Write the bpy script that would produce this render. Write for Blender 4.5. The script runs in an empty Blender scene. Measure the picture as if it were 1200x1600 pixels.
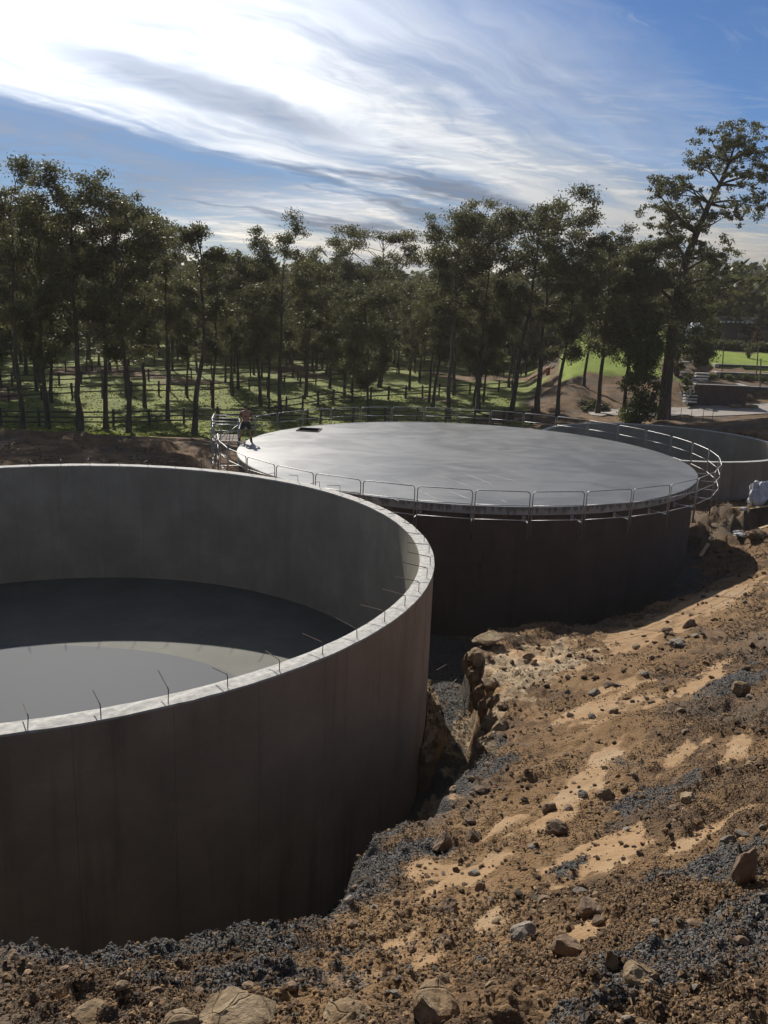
import bpy, bmesh, math, random
import numpy as np
from mathutils import Vector, Matrix

# ------------------------------------------------------------------ camera, sky, sun, exposure
S = bpy.context.scene
COL = S.collection
R = math.radians
CAMZ = 12.0                       # eye height above the pit floor
PITCH, ROLL, FPX = 14.0, 2.3, 1330.0
SUN_AZ, SUN_EL = -20.0, 34.0      # azimuth from +Y towards +X, elevation

cam_d = bpy.data.cameras.new('camera')
cam = bpy.data.objects.new('camera', cam_d); COL.objects.link(cam)
cam_d.sensor_fit = 'VERTICAL'; cam_d.sensor_height = 32.0; cam_d.sensor_width = 24.0
cam_d.lens = 32.0 * FPX / 1600.0
cam_d.clip_start = 0.05; cam_d.clip_end = 8000
CAM_M = Matrix.Translation((0, 0, CAMZ)) @ Matrix.Rotation(R(90 - PITCH), 4, 'X') @ Matrix.Rotation(R(ROLL), 4, 'Z')
cam.matrix_world = CAM_M
S.camera = cam

SUN_DIR = Vector((math.sin(R(SUN_AZ)) * math.cos(R(SUN_EL)), math.cos(R(SUN_AZ)) * math.cos(R(SUN_EL)), math.sin(R(SUN_EL))))
sun_d = bpy.data.lights.new('sun', 'SUN'); sun_d.energy = 4.6; sun_d.angle = R(0.55); sun_d.color = (1.0, 0.94, 0.85)
sun = bpy.data.objects.new('sun', sun_d); COL.objects.link(sun)
sun.rotation_euler = (-SUN_DIR).to_track_quat('-Z', 'Y').to_euler()

S.view_settings.view_transform = 'Standard'; S.view_settings.look = 'None'
S.view_settings.exposure = 0.45; S.view_settings.gamma = 1.0
try: S.view_settings.use_curve_mapping = False
except Exception: pass
S.render.engine = 'CYCLES'
S.cycles.max_bounces = 6; S.cycles.diffuse_bounces = 3; S.cycles.glossy_bounces = 3
S.cycles.transmission_bounces = 3; S.cycles.transparent_max_bounces = 4
S.cycles.use_denoising = True
S.cycles.use_adaptive_sampling = True; S.cycles.adaptive_threshold = 0.02
S.cycles.sample_clamp_indirect = 6.0


class NT:
    """small helper round a node tree"""
    def __init__(self, tree):
        self.t = tree; self.n = tree.nodes; self.l = tree.links
    def node(self, typ, **kw):
        n = self.n.new(typ)
        for k, v in kw.items():
            setattr(n, k, v)
        return n
    def put(self, sock, v):
        if v is None: return
        if isinstance(v, bpy.types.NodeSocket): self.l.new(v, sock)
        else:
            if isinstance(v, (tuple, list)) and hasattr(sock, 'default_value') and len(sock.default_value) == 4 and len(v) == 3:
                v = (*v, 1.0)
            sock.default_value = v
    def math(self, op, a, b=None, c=None, clamp=False):
        n = self.node('ShaderNodeMath', operation=op); n.use_clamp = clamp
        for i, v in enumerate((a, b, c)): self.put(n.inputs[i], v)
        return n.outputs[0]
    def vmath(self, op, a, b=None, out=0, scale=None):
        n = self.node('ShaderNodeVectorMath', operation=op)
        self.put(n.inputs[0], a)
        if b is not None: self.put(n.inputs[1], b)
        if scale is not None: self.put(n.inputs['Scale'], scale)
        return n.outputs[out]
    def mix(self, f, a, b, typ='MIX'):
        n = self.node('ShaderNodeMix', data_type='RGBA', blend_type=typ)
        self.put(n.inputs[0], f); self.put(n.inputs[6], a); self.put(n.inputs[7], b)
        return n.outputs[2]
    def noise(self, vec, scale, detail=4, rough=0.55, dist=0.0, out=0, lac=2.0):
        n = self.node('ShaderNodeTexNoise')
        self.put(n.inputs['Vector'], vec); self.put(n.inputs['Scale'], scale); self.put(n.inputs['Detail'], detail)
        self.put(n.inputs['Roughness'], rough); self.put(n.inputs['Distortion'], dist); self.put(n.inputs['Lacunarity'], lac)
        return n.outputs[out]
    def vor(self, vec, scale, feature='F1', out='Distance', rnd=1.0):
        n = self.node('ShaderNodeTexVoronoi', feature=feature)
        self.put(n.inputs['Vector'], vec); self.put(n.inputs['Scale'], scale); self.put(n.inputs['Randomness'], rnd)
        return n.outputs[out]
    def step(self, v, a, b, lo=0.0, hi=1.0, kind='SMOOTHSTEP'):
        n = self.node('ShaderNodeMapRange', interpolation_type=kind)
        self.put(n.inputs[0], v); self.put(n.inputs[1], a); self.put(n.inputs[2], b); self.put(n.inputs[3], lo); self.put(n.inputs[4], hi)
        return n.outputs[0]
    def mapping(self, vec, scale=(1, 1, 1), rot=(0, 0, 0), loc=(0, 0, 0)):
        n = self.node('ShaderNodeMapping')
        self.put(n.inputs[0], vec); n.inputs[1].default_value = loc; n.inputs[2].default_value = rot; n.inputs[3].default_value = scale
        return n.outputs[0]
    def attr(self, name, out='Fac'):
        n = self.node('ShaderNodeAttribute'); n.attribute_name = name
        return n.outputs[out]
    def bump(self, h, strength=0.5, dist=0.02, normal=None):
        n = self.node('ShaderNodeBump'); self.put(n.inputs['Height'], h); n.inputs['Strength'].default_value = strength
        n.inputs['Distance'].default_value = dist
        if normal is not None: self.put(n.inputs['Normal'], normal)
        return n.outputs[0]


# ---- the sky: physical sky with a sheet of high cloud in front of it
world = bpy.data.worlds.new('World'); S.world = world; world.use_nodes = True
w = NT(world.node_tree); w.n.clear()
sky = w.node('ShaderNodeTexSky', sky_type='NISHITA')
sky.sun_disc = False; sky.sun_elevation = R(SUN_EL); sky.sun_rotation = R(SUN_AZ)
sky.altitude = 100; sky.air_density = 1.0; sky.dust_density = 0.25; sky.ozone_density = 2.2
tc = w.node('ShaderNodeTexCoord')
dirn = w.vmath('NORMALIZE', tc.outputs['Generated'])
sp = w.node('ShaderNodeSeparateXYZ'); w.l.new(dirn, sp.inputs[0])
zc = w.math('ADD', w.math('MAXIMUM', sp.outputs[2], 0.0), 0.10)
qx = w.math('DIVIDE', sp.outputs[0], zc); qy = w.math('DIVIDE', sp.outputs[1], zc)
cmb = w.node('ShaderNodeCombineXYZ'); w.l.new(qx, cmb.inputs[0]); w.l.new(qy, cmb.inputs[1])
q = cmb.outputs[0]
# along / across the direction of the cloud streets
sacr = w.math('ADD', w.math('MULTIPLY', qx, 0.73), w.math('MULTIPLY', qy, -0.68))
salo = w.math('ADD', w.math('MULTIPLY', qx, 0.68), w.math('MULTIPLY', qy, 0.73))
cmb2 = w.node('ShaderNodeCombineXYZ'); w.l.new(salo, cmb2.inputs[0]); w.l.new(sacr, cmb2.inputs[1])
st = cmb2.outputs[0]
warp = w.vmath('SCALE', w.vmath('SUBTRACT', w.noise(q, 0.8, 4, 0.6, out=1), (0.5, 0.5, 0.5)), scale=0.75)
stw = w.vmath('ADD', st, warp)
n_big = w.noise(w.mapping(stw, (0.30, 0.95, 1), loc=(2.3, 0.6, 0)), 1.0, 4, 0.55)
n_str = w.noise(w.mapping(stw, (0.55, 2.6, 1), loc=(1.0, 4.0, 0)), 1.0, 6, 0.56)
n_fin = w.noise(w.mapping(stw, (1.3, 8.0, 1), loc=(3.0, 1.0, 0)), 1.0, 5, 0.6)
n_puf = w.noise(w.mapping(q, (2.2, 5.0, 1), rot=(0, 0, 0.35)), 2.0, 5, 0.6, 0.6)
n_pat = w.noise(w.mapping(st, (0.5, 0.9, 1), loc=(4.0, 1.0, 0)), 1.0, 2)
# the main street of cloud, its clear side to the right and a blue gap low on the left
edge = w.math('ADD', sacr, w.math('MULTIPLY', w.math('SUBTRACT', n_str, 0.5), 1.5))
band = w.math('MULTIPLY', w.step(edge, -1.10, -2.25), w.step(sacr, -7.5, -5.2))
hole = w.math('MULTIPLY', w.step(w.math('ADD', sacr, w.math('MULTIPLY', w.math('SUBTRACT', n_str, 0.5), 0.8)), -3.0, -3.5), w.step(sacr, -5.4, -4.4))
hole = w.math('MULTIPLY', hole, w.step(salo, 3.9, 2.3))
fib = w.step(w.math('ADD', w.math('ADD', w.math('MULTIPLY', n_str, 0.75), w.math('MULTIPLY', n_fin, 0.25)), w.math('MULTIPLY', w.math('SUBTRACT', n_big, 0.5), 0.7)), 0.36, 0.62)
veil = w.math('MULTIPLY', band, w.math('SUBTRACT', 1.0, w.math('MULTIPLY', hole, 0.35)))
lowsky = w.step(sp.outputs[2], 0.20, 0.08)
puff = w.math('MULTIPLY', w.step(n_puf, 0.46, 0.66), w.math('MULTIPLY', w.step(n_pat, 0.42, 0.62), w.math('ADD', 0.30, w.math('MULTIPLY', lowsky, 0.70))))
cover = w.math('ADD', w.math('MULTIPLY', veil, w.math('ADD', 0.50, w.math('MULTIPLY', fib, 0.50))), w.math('MULTIPLY', puff, 0.60), clamp=True)
wisp = w.math('MULTIPLY', w.step(n_fin, 0.56, 0.78), w.step(sacr, -0.4, -1.6, 0.06, 0.50))
cover = w.math('MAXIMUM', cover, wisp)
lowv = w.math('MULTIPLY', w.step(sp.outputs[2], 0.17, 0.05), w.step(n_puf, 0.38, 0.60, 0.22, 0.90))
cover = w.math('MAXIMUM', cover, w.math('MULTIPLY', lowv, w.math('SUBTRACT', 1.0, w.math('MULTIPLY', hole, 0.6))))
over = w.math('MULTIPLY', w.step(sp.outputs[2], 0.30, 0.62), w.step(n_big, 0.3, 0.65, 0.20, 0.50))  # unseen veil overhead, added to make the sky fill less blue
cover = w.math('MAXIMUM', cover, over)
cosg = w.vmath('DOT_PRODUCT', dirn, tuple(SUN_DIR), out=1)
g = w.math('MAXIMUM', cosg, 0.0)
# thick parts are darker because the sun stands behind them
n_thk = w.noise(w.mapping(stw, (0.50, 1.7, 1), loc=(7.7, 2.2, 0)), 1.0, 5, 0.58)
thick = w.math('MULTIPLY', w.step(n_thk, 0.46, 0.66), w.math('MULTIPLY', w.step(band, 0.70, 1.0), w.step(sacr, -2.3, -2.7)))
lobe_a = w.math('DIVIDE', w.math('SUBTRACT', salo, 1.95), 0.75); lobe_b = w.math('DIVIDE', w.math('ADD', w.math('ADD', sacr, 2.62), w.math('MULTIPLY', w.math('SUBTRACT', n_str, 0.5), 0.7)), 0.24)
lobe = w.step(w.math('ADD', w.math('MULTIPLY', lobe_a, lobe_a), w.math('MULTIPLY', lobe_b, lobe_b)), 1.6, 0.1)
thick = w.math('MAXIMUM', thick, w.math('MULTIPLY', lobe, 0.62))
thick = w.math('MAXIMUM', thick, w.math('MULTIPLY', hole, 0.95))
thick = w.math('MULTIPLY', thick, w.step(g, 0.62, 0.90, 0.45, 1.0))
ph = w.math('ADD', 0.20, w.math('ADD', w.math('MULTIPLY', w.math('POWER', g, 4.0), 0.80), w.math('MULTIPLY', w.math('POWER', g, 22.0), 1.25)))
ph = w.math('MULTIPLY', ph, w.step(thick, 0.0, 1.0, 1.0, 0.38))
ph = w.math('MULTIPLY', ph, w.math('ADD', 0.72, w.math('ADD', w.math('MULTIPLY', fib, 0.30), w.math('MULTIPLY', puff, 0.30))))
warm = w.mix(w.step(sp.outputs[2], 0.15, 0.03), (0.96, 0.98, 1.0), (1.0, 0.92, 0.80))
ccol = w.mix(w.math('MULTIPLY', thick, 0.9), warm, (0.58, 0.72, 1.0))
ccol = w.vmath('SCALE', ccol, scale=ph)
bsky = w.node('ShaderNodeBackground'); w.l.new(w.mix(1.0, sky.outputs[0], (0.47, 0.67, 0.97), 'MULTIPLY'), bsky.inputs[0]); bsky.inputs[1].default_value = 0.055
bcl = w.node('ShaderNodeBackground'); w.l.new(ccol, bcl.inputs[0]); bcl.inputs[1].default_value = 1.0
mx = w.node('ShaderNodeMixShader'); w.l.new(w.math('MULTIPLY', cover, 0.95), mx.inputs[0])
w.l.new(bsky.outputs[0], mx.inputs[1]); w.l.new(bcl.outputs[0], mx.inputs[2])
wo = w.node('ShaderNodeOutputWorld'); w.l.new(mx.outputs[0], wo.inputs[0])

# ------------------------------------------------------------------ picking points in the place
_M3 = CAM_M.to_3x3()
def ray(px, py):
    return (_M3 @ Vector(((px - 600) / FPX, -(py - 800) / FPX, -1.0)))
def at_z(px, py, z):
    d = ray(px, py); t = (z - CAMZ) / d.z
    return Vector((d.x * t, d.y * t, z))
def at_y(px, py, y):
    d = ray(px, py); t = y / d.y
    return Vector((d.x * t, y, CAMZ + d.z * t))

# ------------------------------------------------------------------ noise
def _hash(ix, iy, seed):
    h = (ix.astype(np.int64) * 374761393 + iy.astype(np.int64) * 668265263 + seed * 974634777) & 0xFFFFFFFF
    h = ((h ^ (h >> 13)) * 1274126177) & 0xFFFFFFFF
    return ((h ^ (h >> 16)) & 0xFFFF) / 65535.0
def vnoise(x, y, seed=0):
    ix = np.floor(x); iy = np.floor(y); fx = x - ix; fy = y - iy
    fx = fx * fx * fx * (fx * (fx * 6 - 15) + 10); fy = fy * fy * fy * (fy * (fy * 6 - 15) + 10)
    a = _hash(ix, iy, seed); b = _hash(ix + 1, iy, seed); c = _hash(ix, iy + 1, seed); d = _hash(ix + 1, iy + 1, seed)
    return (a + (b - a) * fx) * (1 - fy) + (c + (d - c) * fx) * fy - 0.5
def fbm(x, y, scale, octs=4, seed=0, gain=0.5):
    v = np.zeros_like(x); a = 1.0; f = 1.0 / scale
    for i in range(octs):
        c, s = math.cos(0.7 * i), math.sin(0.7 * i)
        v += a * vnoise((x * c - y * s) * f + 17.3 * i, (x * s + y * c) * f - 9.1 * i, seed + i)
        a *= gain; f *= 2.03
    return v
def sst(v, a, b):
    t = np.clip((v - a) / (b - a), 0, 1); return t * t * (3 - 2 * t)

# ------------------------------------------------------------------ main dimensions
NEAR = dict(c=(-9.06, 20.92), r=10.38, rim=5.65, floor=1.30, t=0.36)
MID = dict(c=(3.59, 39.6), r=10.5, top=5.10)
FAR3 = dict(c=(17.9, 55.4), r=7.75, rim=3.8, t=0.3)
PAD = 2.0                           # level of the paddock

# ------------------------------------------------------------------ terrain
edge_px = [(-330, 1420, 7.4), (-160, 1455, 7.5), (0, 1472, 7.6), (95, 1500, 7.9), (135, 1503, 7.95), (250, 1488, 7.8), (330, 1472, 7.65), (400, 1455, 7.5),
           (440, 1445, 7.4), (500, 1390, 7.0), (570, 1330, 6.5), (640, 1262, 5.9), (700, 1208, 5.15), (742, 1178, 4.5), (790, 1115, 3.25),
           (782, 1055, 2.7), (764, 1008, 2.35)]
ctrl_px = edge_px + [
    (0, 1600, 8.5), (300, 1600, 8.7), (600, 1600, 8.95), (900, 1600, 9.2), (1200, 1600, 9.4), (100, 1550, 8.2), (400, 1530, 8.1),
    (1200, 1500, 8.9), (1200, 1400, 8.3), (1200, 1300, 7.5), (1200, 1200, 6.5), (1200, 1100, 5.3), (1200, 1000, 4.2), (1200, 900, 2.9),
    (1200, 850, 2.3), (1200, 800, 1.9), (1130, 768, 1.6), (1150, 830, 1.75), (1105, 890, 1.35), (1120, 870, 1.45),
    (1000, 1500, 8.5), (1000, 1400, 7.7), (1000, 1300, 6.8), (1000, 1200, 5.7), (1000, 1100, 4.3), (1000, 1020, 2.9), (1060, 960, 2.4), (1080, 920, 1.7),
    (850, 1450, 8.0), (850, 1350, 7.0), (850, 1250, 5.9), (850, 1150, 4.4), (850, 1080, 3.2), (850, 1010, 2.3), (920, 1005, 2.35), (790, 998, 2.25), (800, 1060, 2.75),
    (960, 985, 2.0), (700, 1500, 7.9), (700, 1400, 7.2), (700, 1300, 6.3), (560, 1480, 7.6), (560, 1420, 7.2)]
ctrl = [tuple(at_z(*p)) for p in ctrl_px]
ctrl += [(0, -6, 10.2), (9, -3, 10.2), (-9, -3, 9.2), (14, 8, 7.6), (20, 18, 5.4), (24, 30, 3.4), (28, 45, 2.4), (-16, 3, 8.0), (-26, 8, 6.6), (-30, 22, 4.6),
         (-27, 38, 3.6), (-16, 47, 3.7), (-24, 47, 3.9), (-8, 49, 3.0), (-10, 45, 3.3), (-4, 55, 2.3), (8, 58, 2.0), (-20, 60, 2.0), (-35, 60, 2.0), (0, 64, 2.0), (16, 66, 2.4),
         (27, 66, 4.6), (33, 70, 5.2), (27, 56, 3.6), (24, 74, 2.8), (30, 80, 2.8), (12, 72, 2.1), (-30, 75, 2.0), (0, 75, 2.0), (45, 75, 4.5), (45, 50, 3.5), (40, 25, 4.0),
         (7, 48.5, 1.4), (11.5, 46.5, 1.4), (-5, 34, 2.4)]
ctrl = np.array(ctrl)
def _tps_fit(P):
    n = len(P); d2 = ((P[:, None, :2] - P[None, :, :2]) ** 2).sum(-1)
    K = 0.5 * d2 * np.log(d2 + 1e-9) + np.eye(n) * 0.25
    A = np.zeros((n + 3, n + 3)); A[:n, :n] = K; A[:n, n] = 1; A[:n, n + 1:] = P[:, :2]
    A[n:, :n] = A[:n, n:].T
    b = np.zeros(n + 3); b[:n] = P[:, 2]
    return np.linalg.solve(A, b)
_tw = _tps_fit(ctrl)
def tps(x, y):
    out = np.full_like(x, _tw[-3]) + _tw[-2] * x + _tw[-1] * y
    for i in range(len(ctrl)):
        d2 = (x - ctrl[i, 0]) ** 2 + (y - ctrl[i, 1]) ** 2
        out += _tw[i] * 0.5 * d2 * np.log(d2 + 1e-9)
    return out

_e = [tuple(at_z(*p))[:2] for p in edge_px]
_m = MID['c']; _r = MID['r']
def _on(c, r, deg): return (c[0] + r * math.cos(R(deg)), c[1] + r * math.sin(R(deg)))
pit_poly = _e + [(3.6, 25.6), (6.5, 26.6), (9.5, 27.8), (12.2, 30.2), (14.3, 33.2), (15.2, 36.2), (15.0, 39.5), (14.6, 42.5), _on(_m, _r + 1.2, 35), _on(_m, _r + 1.2, 65), _on(_m, _r + 1.2, 95),
            _on(_m, _r + 1.2, 125), _on(_m, _r + 1.3, 150), (-8.6, 40.5), (-9.5, 36), (-11, 33.5), _on(NEAR['c'], 12.2, 125), _on(NEAR['c'], 12.2, 150), _on(NEAR['c'], 12.4, 180), _on(NEAR['c'], 13.5, 210)]
pit_poly = np.array(pit_poly)
def poly_sd(x, y, P):
    d = np.full_like(x, 1e9); ins = np.zeros(x.shape, bool)
    for i in range(len(P)):
        ax, ay = P[i]; bx, by = P[(i + 1) % len(P)]
        ex, ey = bx - ax, by - ay
        t = np.clip(((x - ax) * ex + (y - ay) * ey) / (ex * ex + ey * ey), 0, 1)
        d = np.minimum(d, (x - ax - t * ex) ** 2 + (y - ay - t * ey) ** 2)
        c = ((ay > y) != (by > y))
        xi = ex * (y - ay) / (ey if abs(ey) > 1e-12 else 1e-12) + ax
        ins ^= c & (x < xi)
    return np.where(ins, -1, 1) * np.sqrt(d)

def blob(x, y, px, py, z, rx, ry, ang=0.0, seed=1, rough=0.5):
    """soft irregular patch lying on the ground round the point seen at px, py; rx, ry in picture pixels"""
    c = at_z(px, py, z); u = (at_z(px + 4, py, z) - c) / 4; v = (at_z(px, py + 4, z) - c) / 4
    J = np.linalg.inv(np.array([[u.x, v.x], [u.y, v.y]]))
    dx = x - c.x; dy = y - c.y
    a = J[0, 0] * dx + J[0, 1] * dy; b = J[1, 0] * dx + J[1, 1] * dy
    ca, sa = math.cos(R(ang)), math.sin(R(ang))
    A = (a * ca + b * sa) / rx; B = (-a * sa + b * ca) / ry
    A = np.clip(A, -9, 9); B = np.clip(B, -9, 9)
    d = np.sqrt(A * A + B * B) + rough * 1.3 * fbm(A * 1.0 + seed * 7, B * 1.0, 0.9, 4, seed) + 0.55 * fbm(x, y, 0.45, 4, seed + 200, 0.62)
    return sst(-d, -1.30, -0.62)

SAND = [(668, 1352, 6.8, 46, 32, -35), (735, 1362, 7.0, 120, 30, -48), (645, 1480, 7.8, 70, 46, -50), (945, 1340, 7.0, 85, 52, -55), (915, 1215, 5.6, 130, 24, -62), (880, 1270, 6.1, 80, 26, -50),
        (1115, 925, 3.0, 70, 26, -20), (1010, 965, 2.8, 66, 30, -25), (945, 1095, 4.2, 85, 40, -40), (830, 1035, 2.6, 70, 30, -12), (1120, 1290, 7.2, 70, 16, -45), (905, 1475, 8.2, 90, 34, -40),
        (790, 1290, 6.2, 70, 18, -48), (545, 1545, 8.2, 50, 34, -30), (1160, 1150, 6.2, 50, 24, -60), (95, 1575, 8.4, 18, 44, -5), (780, 1440, 7.6, 60, 26, -50), (1060, 1180, 5.8, 60, 18, -50), (820, 1560, 8.9, 60, 24, -30), (1100, 1040, 4.6, 70, 22, -30), (700, 1240, 5.8, 40, 12, -50)]
GRAV = [(505, 1412, 7.2, 150, 74, -42), (300, 1510, 7.8, 280, 56, -6), (1100, 1545, 8.8, 300, 112, -32), (60, 1510, 8.0, 90, 45, 0), (640, 1335, 6.5, 90, 42, -50),
        (1040, 1225, 6.4, 70, 34, -40), (430, 1560, 8.2, 170, 34, -5), (1120, 1350, 7.9, 110, 60, -35), (1170, 1040, 4.9, 60, 22, -30), (770, 1500, 8.0, 44, 28, -20), (980, 1185, 5.6, 40, 26, -45), (880, 1370, 7.2, 50, 16, -45), (790, 1190, 5.0, 40, 16, -50)]

TAN = [(560, 1560, 8.4), (650, 1470, 7.8), (740, 1365, 7.0), (840, 1280, 6.2), (905, 1200, 5.5), (945, 1100, 4.2), (1000, 985, 2.9), (1110, 925, 2.9), (1190, 890, 2.8)]
def tan_strip(x, y):
    P = [at_z(*p) for p in TAN]; d = np.full_like(x, 9.0)
    for a, b in zip(P[:-1], P[1:]):
        ex, ey = b.x - a.x, b.y - a.y; t = np.clip(((x - a.x) * ex + (y - a.y) * ey) / (ex * ex + ey * ey), 0, 1)
        wd = 0.55 + 0.055 * np.hypot(a.x + t * ex, a.y + t * ey)
        d = np.minimum(d, np.hypot(x - a.x - t * ex, y - a.y - t * ey) / wd)
    d = d + 0.9 * fbm(x, y, 1.1, 4, 301, 0.6)
    return sst(-d, -1.25, -0.35)

def ground(x, y, detail=True):
    """height and zone masks of the ground at world x, y"""
    x = np.asarray(x, float); y = np.asarray(y, float)
    dist = np.hypot(x, y); az = np.degrees(np.arctan2(x, np.maximum(y, 0.01)))
    front = (y > -8)
    xx = np.clip(x, -45, 50); yy = np.clip(y, -10, 80)
    near = tps(xx, yy)
    near = np.clip(near, 0.5, 11.0)
    # far land: paddock, rising ground on the right with terraces, lawn mound
    far = PAD + 0.35 * fbm(x, y, 25, 3, 5)
    rise = sst(az, 8.5, 13.0) * front
    up = sst(dist, 84, 112)
    tmix = sst(az, 19.6, 20.0)
    prof = np.interp(y, [80, 86, 91.95, 92.05, 97.95, 98.05, 103.95, 104.05, 113, 120, 140], [2.7, 3.0, 3.5, 4.4, 4.8, 5.4, 5.5, 5.95, 6.5, 6.9, 7.4])
    far = far + rise * (0.5 + 4.6 * up)
    far = far * (1 - tmix * front * (y > 60)) + prof * tmix * front * (y > 60)
    c = at_z(950, 552, 6.6)
    far = far + 2.1 * np.exp(-(((x - c.x - 3) / 9.0) ** 2 + ((y - c.y - 8) / 9.0) ** 2))
    far = far + 1.2 * np.exp(-(((x - 17.5) / 3.2) ** 2 + ((y - 88) / 5.0) ** 2)) * 0.8
    k = sst(y, 60, 76)
    k = np.where(y < 0, sst(-y, 6, 30), k); k = np.maximum(k, sst(np.abs(x), 42, 60))
    z = near * (1 - k) + far * k
    # zones
    sand = np.zeros_like(x); grav = np.zeros_like(x)
    if detail:
        for i, s in enumerate(SAND): sand = np.maximum(sand, blob(x, y, *s[:5], s[5], seed=11 + i, rough=0.85))
        for i, s in enumerate(GRAV): grav = np.maximum(grav, blob(x, y, *s[:5], s[5], seed=51 + i, rough=0.95))
    sand = sand * (1 - 0.5 * grav)
    edgew = 0.55 * fbm(x, y, 1.6, 4, 31) + 0.30 * fbm(x, y, 0.45, 3, 32) if detail else 0
    sd = poly_sd(x, y, pit_poly) + edgew * sst(dist, 3, 9) * 0.75 + 0.25 * edgew - 0.38 * sst(-dist, -17, -11) * sst(dist, 3.5, 6)
    grass = sst(dist + 6 * fbm(x, y, 9, 4, 77), 52.5, 57.5) * (1 - sst(az + 1.6 * fbm(x, y, 6, 3, 78), 8.5, 10.5))
    grass = np.maximum(grass, sst(dist + 2 * fbm(x, y, 4, 3, 79) + 13.0 * (1 - tmix), 110.5, 112) * front * np.where(dist > 150, 1, sst(az, 10.6, 11.6)))
    grass = grass * (1 - 0.85 * sst(fbm(x, y, 12, 3, 80), 0.16, 0.30) * (dist < 130))
    rockm = np.zeros_like(x); tan = np.zeros_like(x)
    if detail:
        rockm = np.maximum(blob(x, y, 818, 1046, 2.7, 112, 60, -10, 91, 0.6), blob(x, y, 750, 1110, 3.0, 30, 70, 0, 92, 0.5))
        tan = tan_strip(x, y) * (dist < 45)
        # relief: lumps, ruts along the bank, clods
        amp = (1 - 0.80 * sand) * (1 - 0.15 * tan) * (1 - 0.9 * grass)
        damp = sst(dist, 60, 30) if False else np.clip(1.2 - dist / 70, 0.15, 1)
        z = z + amp * damp * (0.085 * fbm(x, y, 0.6, 5, 2, 0.6)) + (1 - .35 * sand) * (1 - .9 * grass) * damp * 0.20 * fbm(x, y, 2.6, 3, 1)
        u = x * 0.80 - y * 0.60
        z = z + amp * damp * 0.17 * fbm(u, (x * 0.6 + y * 0.8) * 0.14, 0.55, 4, 3) * (1 - sst(dist, 26, 36))
        cl = fbm(x, y, 0.17, 3, 4); z = z + amp * (0.10 * np.maximum(cl, 0) ** 1.0 + 0.035 * cl) * (dist < 34) + amp * 0.035 * np.maximum(fbm(x, y, 0.07, 2, 44), -.05) * (dist < 20)
        rid = 1 - np.abs(2 * fbm(x, y, 0.30, 3, 6)); z = z + amp * 0.035 * rid * (dist < 30)
        z = z + 0.035 * grav * (1 - sst(dist, 20, 34)) + 0.05 * grav * fbm(x, y, 0.09, 2, 7) * (dist < 16)
        z = z + 0.012 * sand
        strat = np.round((z + 0.25 * fbm(x, y, 1.0, 3, 8)) / 0.22) * 0.22
        z = z + rockm * (0.55 * (strat - z) + 0.16 * fbm(x, y, 0.5, 4, 9))
        rub = np.exp(-(((x - 17.5) / 3.6) ** 2 + ((y - 39.5) / 3.6) ** 2))
        z = z + rub * (1.05 + 1.5 * fbm(x, y, 1.4, 5, 12, 0.58))
        ber = np.exp(-((y - 46.5 - 1.5 * np.sin(x * 0.3)) / 3.0) ** 2) * sst(-x, 4, 9)
        z = z + ber * 0.7 * fbm(x, y, 1.6, 4, 13)
        cut = sst(az, 9.0, 11.0) * sst(dist, 60, 72) * (1 - sst(dist, 104, 110))
        z = z + cut * (1 - tmix) * 0.5 * fbm(x, y, 3.0, 4, 14)
    # the excavation
    wall_w = 0.62 + 0.5 * (fbm(x, y, 0.7, 3, 33) if detail else 0) + 1.1 * sst(sst(y, 21, 12) + sst(x, 8, 13), 0, 1)
    floor = 0.12 + (0.10 * fbm(x, y, 0.8, 3, 21) + 0.05 * fbm(x, y, 0.2, 3, 22) if detail else 0)
    # shallow shelf at the right of the middle tank
    shelf = 1.15 * sst(x, 9.0, 13.0) * sst(y, 27, 32)
    floor = floor + shelf + 0.85 * np.exp(-(((x - 2.2) / 1.6) ** 2 + ((y - 22.5) / 3.2) ** 2))
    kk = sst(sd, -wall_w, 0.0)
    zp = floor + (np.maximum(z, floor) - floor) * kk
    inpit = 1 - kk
    z = np.where(sd < 0.0, zp, z)
    for T, rr in ((NEAR, -0.5), (MID, -0.4), (FAR3, -0.25)):
        d = np.hypot(x - T['c'][0], y - T['c'][1]) - T['r']
        if T is FAR3: rr = np.where(y > T['c'][1], 0.55, -0.12)
        z = np.where(d < rr, np.minimum(z, -0.4 if T is not FAR3 else 0.2), z)
    return z, dict(grass=grass, sand=sand * (1 - inpit), gravel=np.maximum(grav * (1 - .5 * tan), np.maximum(inpit, sst(-sd, -0.25, 0.15) * (y < 16))), rock=rockm, pit=inpit, tan=tan, lawn=grass * sst(az, 10.6, 11.6) * (dist < 130) * (dist > 90))  # front pit wall is made dark gravel to cut light bounced onto the tank

def gz(x, y):
    return float(ground(np.array([float(x)]), np.array([float(y)]))[0][0])

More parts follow.
